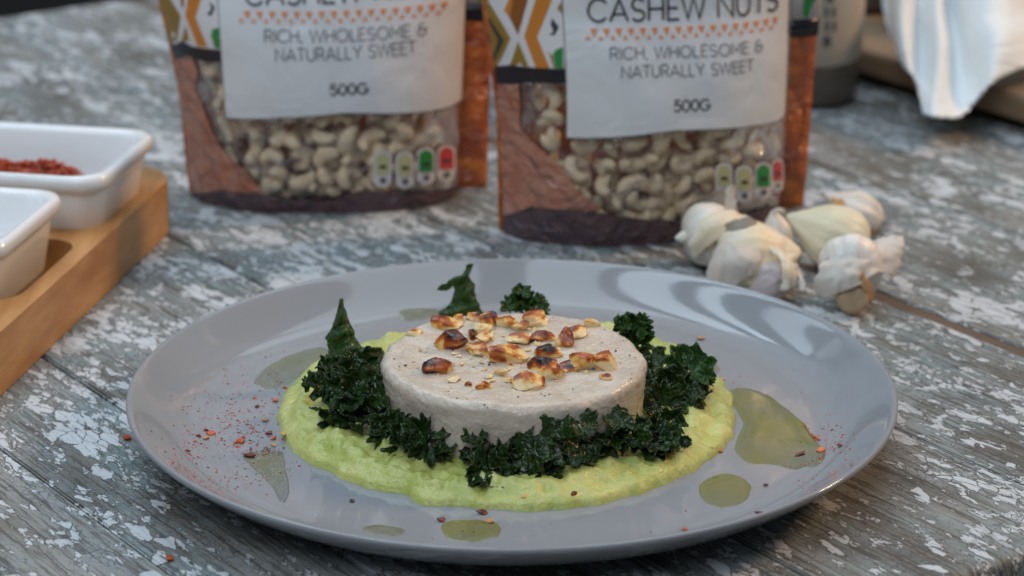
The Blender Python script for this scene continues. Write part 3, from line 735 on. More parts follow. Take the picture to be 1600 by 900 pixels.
def ribbon(pts, th):
    n_ = len(pts); V = []; closed = n_ > 3 and (Vector(pts[0])-Vector(pts[-1])).length < 1e-6
    for i, p in enumerate(pts):
        p = Vector(p); a = Vector(pts[i-1]) if i else (Vector(pts[-2]) if closed else None); b = Vector(pts[i+1]) if i < n_-1 else (Vector(pts[1]) if closed else None)
        d0 = (p-a).normalized() if a is not None else (b-p).normalized(); d1 = (b-p).normalized() if b is not None else d0
        t = (d0+d1); t = t.normalized() if t.length > 1e-4 else d0
        nrm = Vector((-t.y, t.x)); k = min(2.2, 1/max(.35, nrm.dot(Vector((-d0.y, d0.x)))))
        V += [p+nrm*th/2*k, p-nrm*th/2*k]
    return V, [(2*i, 2*i+1, 2*i+3, 2*i+2) for i in range(n_-1)]
def text_mesh(s, track=.13, th=.11):
    V, F, L, x, k = [], [], [], 0, 0
    for ch in s:
        adv, strokes = G[ch]
        for st in strokes:
            v, f = ribbon([(a+x, b) for a, b in st], th); F += [tuple(i+len(V) for i in q) for q in f]; V += v; L += [k % 3]*len(v); k += 1
        x += adv+track
    return V, F, L, x-track

# ------------------------------------------------------------------ pouches of cashews
cash = None
def cashew_me(seed):
    rr = random.Random(seed); V = []; nu, nv = 11, 8; Ra = .0058*rr.uniform(.9, 1.12); sw = R(rr.uniform(165, 215))
    for i in range(nu):
        t = i/(nu-1); a = (t-.5)*sw; tr = .0042*(math.sin(math.pi*min(max(t, .0), 1))**.45*(1.1-.25*t)+.02)*rr.uniform(.96, 1.04)
        for j in range(nv):
            b = 2*math.pi*j/nv; r = Ra+tr*math.cos(b); V.append((r*math.cos(a)-Ra*.5, r*math.sin(a), tr*.9*math.sin(b)))
    F = grid_faces(nu, nv, True)+[tuple(range(nv))[::-1], tuple(range((nu-1)*nv, nu*nv))]
    me = bpy.data.meshes.new('cashew'); me.from_pydata(V, [], F); me.materials.append(M['cashew'])
    for p in me.polygons: p.use_smooth = True
    me.update(); return me
CM = [cashew_me(i) for i in range(6)]
class Pouch:
    H = .225
    def __init__(s, label, name_side, base_l, base_r, depth, finl, finr, spec, nutlabel, flare=.05):
        s.flare = flare
        s.o = Vector(base_l); d = Vector(base_r)-s.o; s.yaw = math.atan2(d.y, d.x); s.W = d.length; s.D = depth; s.fl, s.fr = finl, finr
        s.root = empty('nut_pouch', s.o, s.yaw, label=label, cat='pouch', group='pouches of cashew nuts')
        s.inv = Matrix.Rotation(-s.yaw, 3, 'Z'); s.side = name_side
        s.build(spec, nutlabel)
    def xl(s, z): return -s.flare*z + .002*math.sin(z*40)*min(1, z*20)
    def xr(s, z): return s.W + .035*z
    def dep(s, z):
        k = z/s.H
        return s.D*(1+.28*math.sin(min(1, k*2.2)*math.pi))*(1 if k < .35 else max(.0, 1-((k-.35)/.65)**1.6))
    def y(s, x, z):
        a, b = s.xl(z)+s.fl, s.xr(z)-s.fr; t = (x-(a+b)/2)/((b-a)/2); t = max(-1, min(1, t))
        base = s.dep(z)*((1-abs(t)**3.2)**.62 if t > 0 else (1-abs(t)**2.6)**.8)
        return -base - .0016*fr(x, z, s.o.x*10, 28, 2, 2)*min(1, base/.01)
    def pt(s, x, z, off=0.):
        e = .0006; dx = (s.y(x+e, z)-s.y(x-e, z))/(2*e); dz = (s.y(x, z+e)-s.y(x, z-e))/(2*e)
        n_ = Vector((dx, -1, dz)).normalized(); return Vector((x, s.y(x, z), z)) + n_*off
    def hit(s, u, v):
        o = s.inv @ (ORI-s.o); d = s.inv @ ray(u, v); y = -s.D
        for k in range(60):
            t = (y-o.y)/d.y; p = o+d*t; z = max(0., p.z)
            x = max(s.xl(z)+s.fl+.0003, min(s.xr(z)-s.fr-.0003, p.x)); y = y*.6+.4*s.y(x, z)
        return x, z
    def fill(s, name, px, mat, off, parent=None, step=.004, raw=None, **kw):
        P = raw if raw else [s.hit(u, v) for u, v in px]
        Q = []
        for i, p in enumerate(P):
            q = P[(i+1) % len(P)]; n_ = max(1, int(math.hypot(q[0]-p[0], q[1]-p[1])/step))
            for k in range(n_): Q.append(Vector((p[0]+(q[0]-p[0])*k/n_, p[1]+(q[1]-p[1])*k/n_)))
        x0, x1 = min(q.x for q in Q), max(q.x for q in Q); z0, z1 = min(q.y for q in Q), max(q.y for q in Q)
        pts = Q[:]; 
        for i in range(1, int((x1-x0)/step)+1):
            for j in range(1, int((z1-z0)/step)+1):
                c = Vector((x0+i*step, z0+j*step)); ins = False
                for k in range(len(Q)):
                    a, b = Q[k], Q[k-1]
                    if (a.y > c.y) != (b.y > c.y) and c.x < (b.x-a.x)*(c.y-a.y)/(b.y-a.y)+a.x: ins = not ins
                if ins: pts.append(c)
        try: vs, es, fs, *_ = delaunay_2d_cdt(pts, [(i, (i+1) % len(Q)) for i in range(len(Q))], [], 1, 1e-7)
        except Exception: return None
        V = [s.pt(v.x, v.y, off) for v in vs]
        F = []
        for f in fs:
            a, b, c = (vs[i] for i in f[:3]); cr = (b-a).cross(c-a) if hasattr((b-a), 'cross') else 0
            F.append(tuple(f) if cr > 0 else tuple(reversed(f)))
        return mk(name, V, F, M[mat], parent or s.root, **kw)
    def text(s, name, st, p0, p1, cap, mat, off, th=.11, track=.13, parent=None):
        V, F, L, w = text_mesh(st, track, th)
        a, b = s.hit(*p0), s.hit(*p1); ux = Vector((b[0]-a[0], b[1]-a[1]))/w
        c = s.hit(p0[0], p0[1]-cap) if p0[1]-cap > -60 else (a[0], a[1]+cap/3480/.94)
        hgt = math.hypot(c[0]-a[0], c[1]-a[1]); up = Vector((-ux.y, ux.x)).normalized()*hgt
        out = []
        for v, l in zip(V, L):
            q = Vector(a)+ux*v.x+up*v.y; out.append(s.pt(q.x, q.y, off+l*.00003))
        return mk(name, out, F, M[mat], parent or s.root)
    def build(s, sp, nutlabel):
        nx, nzz = 46, 46; zs = [s.H*.97*j/(nzz-1) for j in range(nzz)]
        ts = [math.sin((i/(nx-1)-.5)*math.pi) for i in range(nx)]
        V = []
        for z in zs:
            a, b = s.xl(z)+s.fl, s.xr(z)-s.fr
            for t in ts: x = (a+b)/2+(b-a)/2*t; V.append((x, s.y(x, z), z+.0004))
        mk('clear_window', V, [f[::-1] for f in grid_faces(nzz, nx)][::-1], M['film'], s.root)
        # back sheet with the flat sealed edges, orange printed
        V = []; cols = [0, .5, 1]
        for z in zs:
            a, b = s.xl(z), s.xr(z)
            for k in range(13): V.append((a+(b-a)*k/12, .004+.003*math.sin(k)+.0015*nz(k, z*40, 0)+.01*max(0, 1-z/.03)*math.sin(math.pi*k/12), z+.0004))
        mk('back_sheet', V, grid_faces(nzz, 13), M['finp'], s.root, solid=.0004)
        # base gusset
        V, F = [], []
        a, b = s.xl(0)+s.fl, s.xr(0)-s.fr
        for t in ts: x = (a+b)/2+(b-a)/2*t; V += [(x, s.y(x, 0), .0004), (x, .012*math.sqrt(max(0, 1-t*t)), .0006)]
        F = [(2*i, 2*i+2, 2*i+3, 2*i+1) for i in range(nx-1)]
        mk('base_gusset', V, F, M['basep'], s.root, solid=.0003)
        # sealed edges, proud of the back sheet
        for nm, x0, x1 in (('side_seam', lambda z: s.xl(z)-.0002, lambda z: s.xl(z)+s.fl+.0004), ('side_seam', lambda z: s.xr(z)-s.fr-.003, lambda z: s.xr(z)+.0002)):
            V = [( x0(z)+(x1(z)-x0(z))*k/4, .0018+.0012*nz(z*60, k*.4, s.o.x*9)*(1), z+.0005) for z in zs for k in range(5)]
            mk(nm, V, grid_faces(nzz, 5), M['finp'], s.root, solid=.0004)
        for nm, px, mat in sp['prints']: s.fill(nm, px, mat, .00035+.00012*sp['lift'].get(nm, 0))
        # top band of the pouch above the frame, label, trim
        lab = s.fill('label', sp['label'], 'label', .0009, step=.004)
        s.fill('label_edge', sp['label_edge'], 'softink', .0008)
        for nm, st, p0, p1, cap, mat, th, tr in sp['text']: s.text('lettering', st, p0, p1, cap, mat, .0013, th, tr, lab)
        (u0, v0), (u1, v1) = sp['trim']; n_ = 17; V, F = [], []
        a, b = Vector(s.hit(u0, v0)), Vector(s.hit(u1, v1)); ux = (b-a)/n_; L_ = ux.length; up = Vector((-ux.y, ux.x))/L_; ux = ux/L_
        for i in range(n_):
            o1 = a+ux*L_*i
            for tri in (((.0,.0),(.46,.0),(.23,.34)), ((.42,.86),(1.02,.86),(.72,.22))):
                k = len(V); V += [s.pt(*(o1+ux*L_*x+up*L_*y), .0013) for x, y in tri]; F.append((k, k+1, k+2))
        mk('triangle_trim', V, F, M['tri'], lab, smooth=False)
        # nutrition marks: a rounded tab with a white disc at its foot
        for (u, v, w, h), c in zip(sp['marks'], ('yellowmark', 'yellowmark', 'greenmark', 'redmark')):
            pts_ = [(u-w/2, v+h/2-w*.3)]+[(u+w/2*math.cos(R(180-a_)), v-h/2+w*.4-w*.4*math.sin(R(a_))) for a_ in range(0, 181, 30)]+[(u+w/2, v+h/2-w*.3)]+[(u+w/2*math.cos(R(a_)), v+h/2-w*.4+w*.4*math.sin(R(a_))) for a_ in range(0, 181, 30)]
            mark = s.fill('nutrition_mark', [(u+(x-u)*1.12, v+(y-v)*1.06) for x, y in pts_[1:]], 'white', .0012, step=.003)
            if mark is None: continue
            s.fill('tab', [(u-w*.42, v+h*.16)]+[(u+w*.42*math.cos(R(180-a_)), v-h*.47+w*.4-w*.4*math.sin(R(a_))) for a_ in range(0, 181, 30)]+[(u+w*.42, v+h*.16)], c, .0015, mark, step=.003)
            s.fill('figure', [(u-w*.2, v-h*.02), (u-w*.2, v-h*.12), (u+w*.2, v-h*.12), (u+w*.2, v-h*.02)], 'ink', .0018, mark, step=.003)
            s.fill('figure', [(u+w*.2*math.cos(R(q)), v+h*.32+w*.2*math.sin(R(q))) for q in range(0, 360, 45)], 'softink', .0018, mark, step=.003)
        # nuts inside
        k = 0; rr = random.Random(sp['seed']); lx, lz = sp['label_lim']
        for layer, off in ((0, -.0102), (1, -.0185)):
            z = .007
            while z < .115:
                x = s.xl(z)+s.fl+.0165+(rr.random()*.006); 
                while x < s.xr(z)-s.fr-.008:
                    if not (x > lx+.012 and z > lz+.010):
                        d = s.pt(x+rr.uniform(-.002, .002), z+rr.uniform(-.002, .002)); y = min(d.y-off, -.0045)
                        if y > d.y+.0085:
                            o = bpy.data.objects.new('cashew', CM[rr.randrange(6)]); COL.objects.link(o)
                            o.location = s.root.location + (Matrix.Rotation(s.yaw, 3, 'Z') @ Vector((d.x, y, max(d.z, .008))))
                            o.rotation_euler = (rr.uniform(0, 6.28), rr.uniform(0, 6.28), rr.uniform(0, 6.28)); sc = rr.uniform(.60, .98); o.scale = (sc, sc, sc)
                            tag(o, nutlabel, 'cashew nut', nutlabel.replace('pale cashew nut', 'cashew nuts')); k += 1
                    x += .0112
                z += .0094
        print('cashews', k)
# px of the printed fields; each list is (part name, outline, material)
def cr(pts, sc, ox, oy): return [(ox+x*sc, oy+y*sc) for x, y in pts]
def A(p): return cr(p, .1444, 740, 0)
def B(p): return cr(p, .189, 240, 0)
def upper(T, white, polys, band): return [('upper_print', white, 'white')]+[('chevron', T(p), m_) for p, m_ in polys]+[('black_band', band, 'black')]
prR = upper(A, [(760,-40),(882,-40),(882,107),(772,104)], [
  ([(120,0),(160,0),(405,410),(250,725),(210,725),(150,440),(120,150)], 'ochre'), ([(390,-60),(610,-60),(590,0),(485,380),(395,190),(430,0)], 'brown'), ([(385,-60),(440,-60),(428,0),(393,188),(335,110),(380,0)], 'orange'),
  ([(690,-60),(875,-60),(850,0),(690,400),(830,740),(680,735),(550,390)], 'orange'), ([(485,440),(600,715),(395,715)], 'ochre'),
  ([(850,190),(925,290),(880,380),(820,375),(865,340),(835,260)], 'ink'), ([(970,505),(890,540),(860,590),(890,735),(970,738)], 'green'), ([(810,560),(855,600),(885,735),(870,735)], 'ochre'), ([(905,90),(955,10),(958,150)], 'ochre')],
  [(771,103),(800,101),(883,107),(884,130),(830,128),(772,131)])
prR += [('stripe', A([(150,170),(300,380),(335,430),(205,660),(195,600),(275,430),(150,240)]), 'ink'),
  ('hand_print', [(773,131),(811,130),(814,170),(813,200),(845,232),(880,262),(905,300),(940,326),(840,330),(783,336),(780,300)], 'hand'),
  ('base_print', [(783,336),(830,322),(900,326),(950,333),(1010,342),(1070,344),(1120,336),(1200,322),(1226,316),(1224,420),(1100,440),(900,440),(783,400)], 'basep')]
prL = upper(B, [(255,-40),(346,-40),(346,78),(272,68)], [
  ([(20,-40),(130,-40),(150,0),(230,130),(195,335),(130,360),(60,200)], 'ochre'), ([(62,90),(112,125),(85,200)], 'orange'), ([(300,-60),(420,-60),(395,0),(350,140),(450,385),(370,380),(268,130),(285,0)], 'orange'),
  ([(270,205),(302,330),(238,340)], 'ochre'), ([(460,10),(512,60),(482,130),(445,120),(482,70)], 'ink'), ([(560,225),(490,240),(478,290),(510,395),(560,400)], 'green'), ([(225,-40),(262,-40),(250,60),(236,60)], 'brown')],
  B([(128,360),(250,335),(320,380),(562,410),(572,515),(430,510),(290,455),(165,490)]))
prL += [('hand_print', [(271,92),(300,88),(310,110),(306,140),(318,165),(330,200),(352,240),(380,262),(410,296),(345,305),(297,300),(285,220)], 'hand'),
  ('base_print', [(297,300),(345,296),(400,300),(440,308),(520,312),(560,296),(620,300),(716,286),(716,345),(560,370),(400,370),(297,330)], 'basep')]
LIFT = {'upper_print': 0, 'chevron': 1, 'stripe': 2, 'black_band': 2, 'hand_print': 1, 'base_print': 2}
specR = dict(prints=prR, lift=LIFT, seed=4, label=[(878,-40),(887,214),(1050,203),(1214,187),(1222,180),(1231,-40)], label_edge=[(876,-40),(885.5,215.5),(1050,205),(1216,188),(1216,180),(1000,150),(890,150),(890,-40)],
  text=[('t','CASHEW NUTS',(918,34),(1212,14),36,'ink',.115,.12),('t','RICH, WHOLESOME &',(953,93),(1188,80),18,'softink',.10,.13),('t','NATURALLY SWEET',(970,122),(1174,110),18,'softink',.10,.13),('t','500G',(1052,174),(1107,171),17,'ink',.16,.10)],
  trim=((914,62),(1212,42)), marks=[(1129,280,24,50),(1160,286,24,54),(1189,281,23,54),(1211,273,16,48)], label_lim=(.03, .056))
specL = dict(prints=prL, lift=LIFT, seed=9, label=[(340,-40),(355,183),(540,175),(710,161),(718,155),(728,-40)], label_edge=[(338.5,-40),(353.5,184.5),(540,177),(712,162),(712,154),(500,130),(358,130),(350,-40)],
  text=[('t','CASHEW NUTS',(384,8),(690,-14),36,'ink',.115,.12),('t','RICH, WHOLESOME &',(414,66),(664,54),19,'softink',.10,.13),('t','NATURALLY SWEET',(431,95),(648,82),19,'softink',.10,.13),('t','500G',(516,148),(574,145),16,'ink',.16,.10)],
  trim=((374,34),(697,18)), marks=[(597,262,25,54),(631,264,25,54),(663,258,25,54),(694,254,25,54)], label_lim=(.026, .054))
pr = Pouch('nearer cashew pouch standing behind the plate next to the garlic', 'r', at(783,364,0), at(1257,327,0), .030, .0012, .0135, specR, 'pale cashew nut inside the pouch next to the garlic', .055)
pl = Pouch('farther cashew pouch standing left of the other pouch, its title cut off', 'l', at(297,306,0), at(760,297,0), .030, .0012, .0130, specL, 'pale cashew nut inside the farther left pouch', .10)
# printed field of the right sealed edge (black band and motif above)
for s, rows in ((pr, [('black_band', .0806, .0885, 'black'), ('edge_print', .0886, .125, 'white')]), (pl, [('black_band', .0806, .0885, 'black'), ('edge_print', .0886, .125, 'white')])):
    for nm, z0, z1, m_ in rows:
        V = [(s.xr(z)-s.fr-.002+(s.fr+.0024)*k/3, .0006, z) for z in (z0, (z0+z1)/2, z1) for k in range(4)]
        mk(nm, V, grid_faces(3, 4), M[m_], s.root, solid=.0003)
    for x0, x1, z0, z1, m_ in ((.006, .010, .090, .101, 'green'), (.0085, .0125, .106, .118, 'ochre'), (.0035, .006, .112, .122, 'ink'), (.0095, .012, .097, .102, 'ink')):
        V = [(s.xr(z)-s.fr+x, -.0002, z) for x, z in ((x0, z0), ((x0+x1)/2, z0-.001), (x1, (z0+z1)/2), ((x0+x1)/2+.001, z1), (x0, z1-.002))]
        mk('motif', V, [(0,1,2,3,4)], M[m_], s.root, smooth=False, solid=.0002)

# ------------------------------------------------------------------ garlic
def body(L, Wd, seed, tip=.35, lobes=0, ridge=.12, n_=72, nu=30):
    """clove or bulb along +Z from root (0) to tip (L)"""
    V = []
    for i in range(nu+1):
        t = i/nu
        r = Wd/2*(max(0, math.sin(math.pi*min(1, t**.72)))**.62)*(1-tip*max(0, t-.55)/.45*.9)
        if t > .93: r = max(r, Wd*.035)
        for j in range(n_):
            a = 2*math.pi*j/n_; k = 1+ridge*math.cos(a)+(.07*math.cos(lobes*a) if lobes else .05*math.cos(2*a))
            k *= 1+.09*fr(math.cos(a), math.sin(a), t*1.2, 1.6, seed)+.012*math.sin(19*a+seed+2*nz(a, t, 0, 2, seed))*min(1, (1-t)*3)-.05*max(0, math.cos(3*a+seed))**4
            V.append(Vector((r*k*math.cos(a), r*k*math.sin(a)*.92, L*t)))
    F = grid_faces(nu+1, n_, True)+[tuple(range(n_))[::-1], tuple(range(nu*n_, (nu+1)*n_))]
    return V, F
def place(V, root_px, tip_px, roll=0):
    """orient +Z from one point to the other"""
    a, b = root_px, tip_px; q = (b-a).to_track_quat('Z', 'X').to_matrix() @ Matrix.Rotation(roll, 3, 'Z')
    return [q @ Vector(v) + a for v in V]
def garlic_thing(label, a, b, Wd, mat, seed, **k):
    V, F = body((b-a).length, Wd, seed, **k); V = place(V, a, b, seed)
    lo = min(v.z for v in V); V = [v+Vector((0, 0, -lo+.0003)) for v in V]
    c, L = rec(V); root = empty('garlic', c, label=label, cat='garlic', group='garlic bulbs and cloves beside the pouch')
    mk('clove', L, F, M[mat], root, sub=1); return root, -lo
yg = .135
ga = at(1112, 420, 0).y
g1, dz = garlic_thing('left garlic clove in white papery skin with its root nub sticking out leftwards', at_y(1066,378,ga), at_y(1172,352,ga+.004), .031, 'garlic', 1, tip=.2, ridge=.06)
V, F = body(.006, .005, 3, n_=14, nu=8); V = place(V, at_y(1075,372,ga-.004), at_y(1052,372,ga-.006)); mk('root_nub', local(V, g1), F, M['garlic'], g1)
patch('husk_flap', [[(1064,352,ga+.002),(1078,330,ga+.006),(1104,322,ga+.010),(1130,324,ga+.008)],[(1066,334,ga+.003),(1078,318,ga+.008),(1108,308,ga+.010),(1136,304,ga+.007)],[(1070,320,ga+.004),(1092,310,ga+.008),(1120,300,ga+.008),(1140,290,ga+.006)]], M['paper_grey'], g1, g1, seed=3)
patch('husk_tip', [[(1128,330,ga-.002),(1140,326,ga),(1152,332,ga)],[(1134,308,ga),(1141,306,ga+.001),(1148,312,ga+.001)],[(1132,296,ga+.001),(1142,288,ga+.001),(1146,294,ga+.002)]], M['paper'], g1, g1, seed=3)
patch('husk', [[(1082,360,ga-.014),(1105,336,ga-.012),(1135,328,ga-.008),(1165,336,ga-.004)],[(1078,385,ga-.016),(1105,355,ga-.0165),(1140,345,ga-.014),(1172,352,ga-.008)],[(1085,405,ga-.014),(1110,380,ga-.018),(1140,368,ga-.016),(1165,368,ga-.012)]], M['garlic_amber'], g1, g1, seed=3)
gb = at(1180, 470, 0).y+.012
g2, dz = garlic_thing('front middle garlic bulb with torn amber husk and a mauve clove', at_y(1118,440,gb), at_y(1250,425,gb+.006), .030, 'garlic_amber', 2, tip=.3, lobes=3, ridge=.05)
V, F = body(.024, .019, 8); V = place(V, at_y(1166,462,gb-.008), at_y(1232,424,gb-.006)); mk('mauve_clove', local(V, g2), F, M['garlic_mauve'], g2, sub=1)
patch('husk_tip', [[(1134,350,gb+.004),(1150,342,gb+.002),(1170,340,gb+.002),(1190,352,gb+.004)],[(1136,366,gb+.002),(1152,368,gb-.003),(1172,366,gb-.003),(1192,372,gb+.002)],[(1146,378,gb),(1158,382,gb-.006),(1176,384,gb-.006),(1194,384,gb)]], M['paper_grey'], g2, g2)
patch('husk', [[(1118,384,gb-.006),(1140,378,gb-.012),(1165,382,gb-.013),(1186,390,gb-.010)],[(1106,415,gb-.008),(1130,410,gb-.017),(1160,408,gb-.018),(1188,408,gb-.014)],[(1104,438,gb-.010),(1126,446,gb-.0165),(1150,444,gb-.0185),(1172,430,gb-.016)]], M['paper'], g2, g2, rough=.0014)
patch('husk', [[(1196,382,gb-.004),(1215,388,gb-.006),(1232,402,gb-.004)],[(1222,414,gb-.013),(1234,416,gb-.012),(1244,424,gb-.006)],[(1218,455,gb-.015),(1230,450,gb-.015),(1240,448,gb-.010)]], M['garlic_amber'], g2, g2, rough=.0012)
patch('husk_strip', [[(1238,410,gb-.004),(1244,412,gb-.004)],[(1246,430,gb-.007),(1254,432,gb-.006)],[(1250,455,gb-.012),(1260,452,gb-.012)]], M['paper'], g2, g2)
gc = at(1215, 405, 0).y+.008
g3, dz = garlic_thing('small white garlic clove standing between the left bulb and the bare clove', at_y(1222,398,gc), at_y(1208,332,gc), .0135, 'garlic', 3, tip=.35)
patch('husk_tip', [[(1206,336,gc-.003),(1216,330,gc-.004),(1226,336,gc-.003)],[(1208,328,gc-.003),(1218,323,gc-.003),(1228,330,gc-.002)]], M['paper'], g3, g3)
gd = at(1290, 425, 0).y+.004
g4, dz = garlic_thing('large bare yellowish garlic clove with its pointed end at the left', at_y(1358,385,gd), at_y(1228,338,gd+.006), .027, 'garlic_bare', 4, tip=.5, ridge=.10)
ge = at(1330, 366, 0).y+.004
g5, dz = garlic_thing('rearmost garlic clove partly wrapped in tan skin', at_y(1376,360,ge), at_y(1288,316,ge), .019, 'garlic', 5, tip=.4, ridge=.10)
patch('tan_husk', [[(1300,310,ge-.006),(1325,314,ge-.004),(1350,332,ge-.003),(1372,358,ge-.003)],[(1302,320,ge-.010),(1325,330,ge-.0105),(1345,346,ge-.010),(1366,362,ge-.008)]], M['paper_tan'], g5, g5)
gf = at(1330, 488, 0).y+.013
g6, dz = garlic_thing('front right garlic clove with a round root scar and peeling white paper', at_y(1330,466,gf-.011), at_y(1330,402,gf+.012), .029, 'garlic', 6, tip=.15, ridge=.04)
V, F = lathe([(0, .0012), (.004, .0016), (.0062, .001), (.0066, -.001), (.006, -.004)], 24)
V = place(V, at_y(1332,466,gf-.0165), at_y(1333,474,gf-.03)); mk('root_scar', local(V, g6), F, M['root'], g6)
patch('paper_flap', [[(1290,402,gf-.010),(1320,388,gf-.004),(1345,382,gf+.002),(1380,370,gf+.008),(1410,366,gf+.010)],[(1278,420,gf-.014),(1318,402,gf-.012),(1350,396,gf-.008),(1384,384,gf+.001),(1413,376,gf+.006)],[(1270,446,gf-.015),(1310,434,gf-.018),(1342,422,gf-.016),(1372,402,gf-.006),(1408,400,gf+.002)],[(1278,462,gf-.013),(1305,458,gf-.018),(1335,448,gf-.018),(1368,424,gf-.012),(1400,430,gf-.002)]], M['paper'], g6, g6, rough=.0018)
patch('tan_patch', [[(1346,424,gf-.017),(1360,440,gf-.015),(1366,462,gf-.012)],[(1338,442,gf-.019),(1352,456,gf-.018),(1358,474,gf-.015)]], M['paper_tan'], g6, g6)
patch('tan_patch', [[(1378,406,gf-.002),(1392,412,gf-.001),(1400,424,gf)],[(1376,416,gf-.004),(1388,426,gf-.003),(1394,434,gf-.002)]], M['paper_tan'], g6, g6)

# ------------------------------------------------------------------ serving board with two dishes
BZ = .024
def rounded(pts, r, n_=7):
    out = []
    for i, p in enumerate(pts):
        p = Vector(p); a = (Vector(pts[i-1])-p).normalized(); b = (Vector(pts[(i+1) % len(pts)])-p).normalized()
        ang = a.angle(b); t = r/math.tan(ang/2); c = p+(a+b).normalized()*(r/math.sin(ang/2))
        s0, s1 = p+a*t-c, p+b*t-c
        for k in range(n_+1):
            w = k/n_; v = (s0*(1-w)+s1*w).normalized()*r; out.append(c+v)
    return out
pa, pb = at(6, 614, 0), at(254, 374, 0)
bd = Vector((pb.x-pa.x, pb.y-pa.y)).normalized()          # along the board edge, away from the camera
bn = Vector((-bd.y, bd.x))                                 # towards the left
e0 = Vector((pa.x, pa.y))
far = Vector((at(268, 270, BZ).x, at(262, 275, BZ).y)); Lf = (far-e0).dot(bd)+.012
def bl(a, b): q = e0+bd*a+bn*b; return q
BW = .165
outer = rounded([bl(-.20, 0), bl(Lf, 0), bl(Lf, BW), bl(-.20, BW)], .022)
def dish_frame(a0, a1, b0, b1): return [bl(a0, b0), bl(a1, b0), bl(a1, b1), bl(a0, b1)]
# ---- dishes: rim corner points from the photograph
DZ = .048
rc = at(238, 205, DZ); fc = at(128, 276, DZ); rc, fc = Vector((rc.x, rc.y)), Vector((fc.x, fc.y))
a1 = (rc-e0).dot(bd)+.0035; b1 = (rc-e0).dot(bn)-.0025; a0 = (fc-e0).dot(bd)-.003
rc2 = at(88, 300, DZ); rc2 = Vector((rc2.x, rc2.y)); c1 = (rc2-e0).dot(bd)+.004; b2 = (rc2-e0).dot(bn)-.004
print('board', bd, Lf, 'dish', a0, a1, b1, 'dish2', c1, b2)
bq = min(b1, b2)
slots = [rounded(dish_frame(a0+.010, a1-.010, b1+.010, b1+.118), .012), rounded(dish_frame(c1-(a1-a0)+.008, c1+.007, b2-.001, b2+.118), .012)]
from mathutils.geometry import tessellate_polygon
root = empty('serving_board', (e0.x, e0.y, 0), label='thick pale wooden serving board holding two white dishes', cat='serving board')
loops = [[Vector((p.x, p.y, BZ)) for p in outer]]+[[Vector((p.x, p.y, BZ)) for p in reversed(s)] for s in slots]
flat = [p for l in loops for p in l]; T = tessellate_polygon(loops)
V = [p.copy() for p in flat]; n0 = len(V); V += [Vector((p.x, p.y, .0)) for p in flat]
F = []
for t in T:
    a, b, c = (flat[i] for i in t); F.append(tuple(t) if (b-a).cross(c-a).z > 0 else tuple(reversed(t)))
i0 = 0
for l in loops:
    m_ = len(l)
    for k in range(m_): p, q = i0+k, i0+(k+1) % m_; F.append((p, p+n0, q+n0, q))
    i0 += m_
F += [tuple(i+n0 for i in reversed(f)) for f in F[:len(T)]]
bo = mk('board', local(V, root), F, M['beech'], root, smooth=False)
bv = bo.modifiers.new('bev', 'BEVEL'); bv.width = .0022; bv.segments = 3; bv.limit_method = 'ANGLE'; bv.angle_limit = R(50)
for s in slots:
    V = [Vector((p.x, p.y, .004)) for p in s]; mk('recess_floor', local(V, root), [tuple(range(len(V)))], M['beech'], root, smooth=False)
def dish(label, a0, a1, b0, b1, floor_z=.0045):
    L = []
    def ring(ins, z, r): return [(p.x, p.y, z) for p in rounded(dish_frame(a0+ins, a1-ins, b0+ins, b1-ins), r)]
    seq = [(.012, floor_z, .010), (.0075, floor_z+.006, .012), (.0035, DZ-.010, .011), (.0028, DZ-.0075, .011), (.0005, DZ-.006, .012), (-.0002, DZ-.003, .012), (.0006, DZ-.0006, .012), (.0022, DZ, .011), (.0045, DZ-.0006, .013), (.0065, DZ-.003, .012), (.009, DZ-.016, .011), (.0125, floor_z+.010, .010), (.018, floor_z+.005, .008), (.026, floor_z+.004, .006)]
    rings = [ring(*q) for q in seq]; m_ = len(rings[0]); V = [p for r_ in rings for p in r_]
    F = grid_faces(len(seq), m_, True)+[tuple(range(m_))[::-1], tuple(range((len(seq)-1)*m_, len(seq)*m_))]
    c, Lc = rec([Vector(v) for v in V])
    return mk('dish', Lc, F, M['ceramic'], loc=c, sharp=60, label=label, cat='dish', group='white ceramic dishes on the board')
dish('white rectangular dish with chilli flakes, at the far end of the wooden board', a0, a1, b1, b1+.13)
dish('nearer white dish on the wooden board, only its rim corner showing', c1-(a1-a0), c1, b2, b2+.13)
# chilli flakes heaped in the far dish
pts = []; be = at(126, 268, .042); be = (Vector((be.x, be.y))-e0).dot(bn); print('heap', a0, a1, b1, be)
for _ in range(2600):
    a, b = rnd.uniform(a0+.016, a1-.022), rnd.uniform(b1+.022, b1+.10); q = bl(a, b)
    hh = .012+(.0265+.004*nz(a, b, 0, 120))*max(0, 1-((a-(a0+.034))/.032)**2)**.5*min(1, max(0, (b-be)/.010))**.5
    pts.append((Vector((q.x, q.y, hh+rnd.uniform(-.003, .002))), rnd.uniform(.0008, .0022)))
tag(scatter('chilli_heap', pts, M['red']), 'heap of dried red chilli flakes inside the far white dish', 'chilli flakes', kind='stuff')

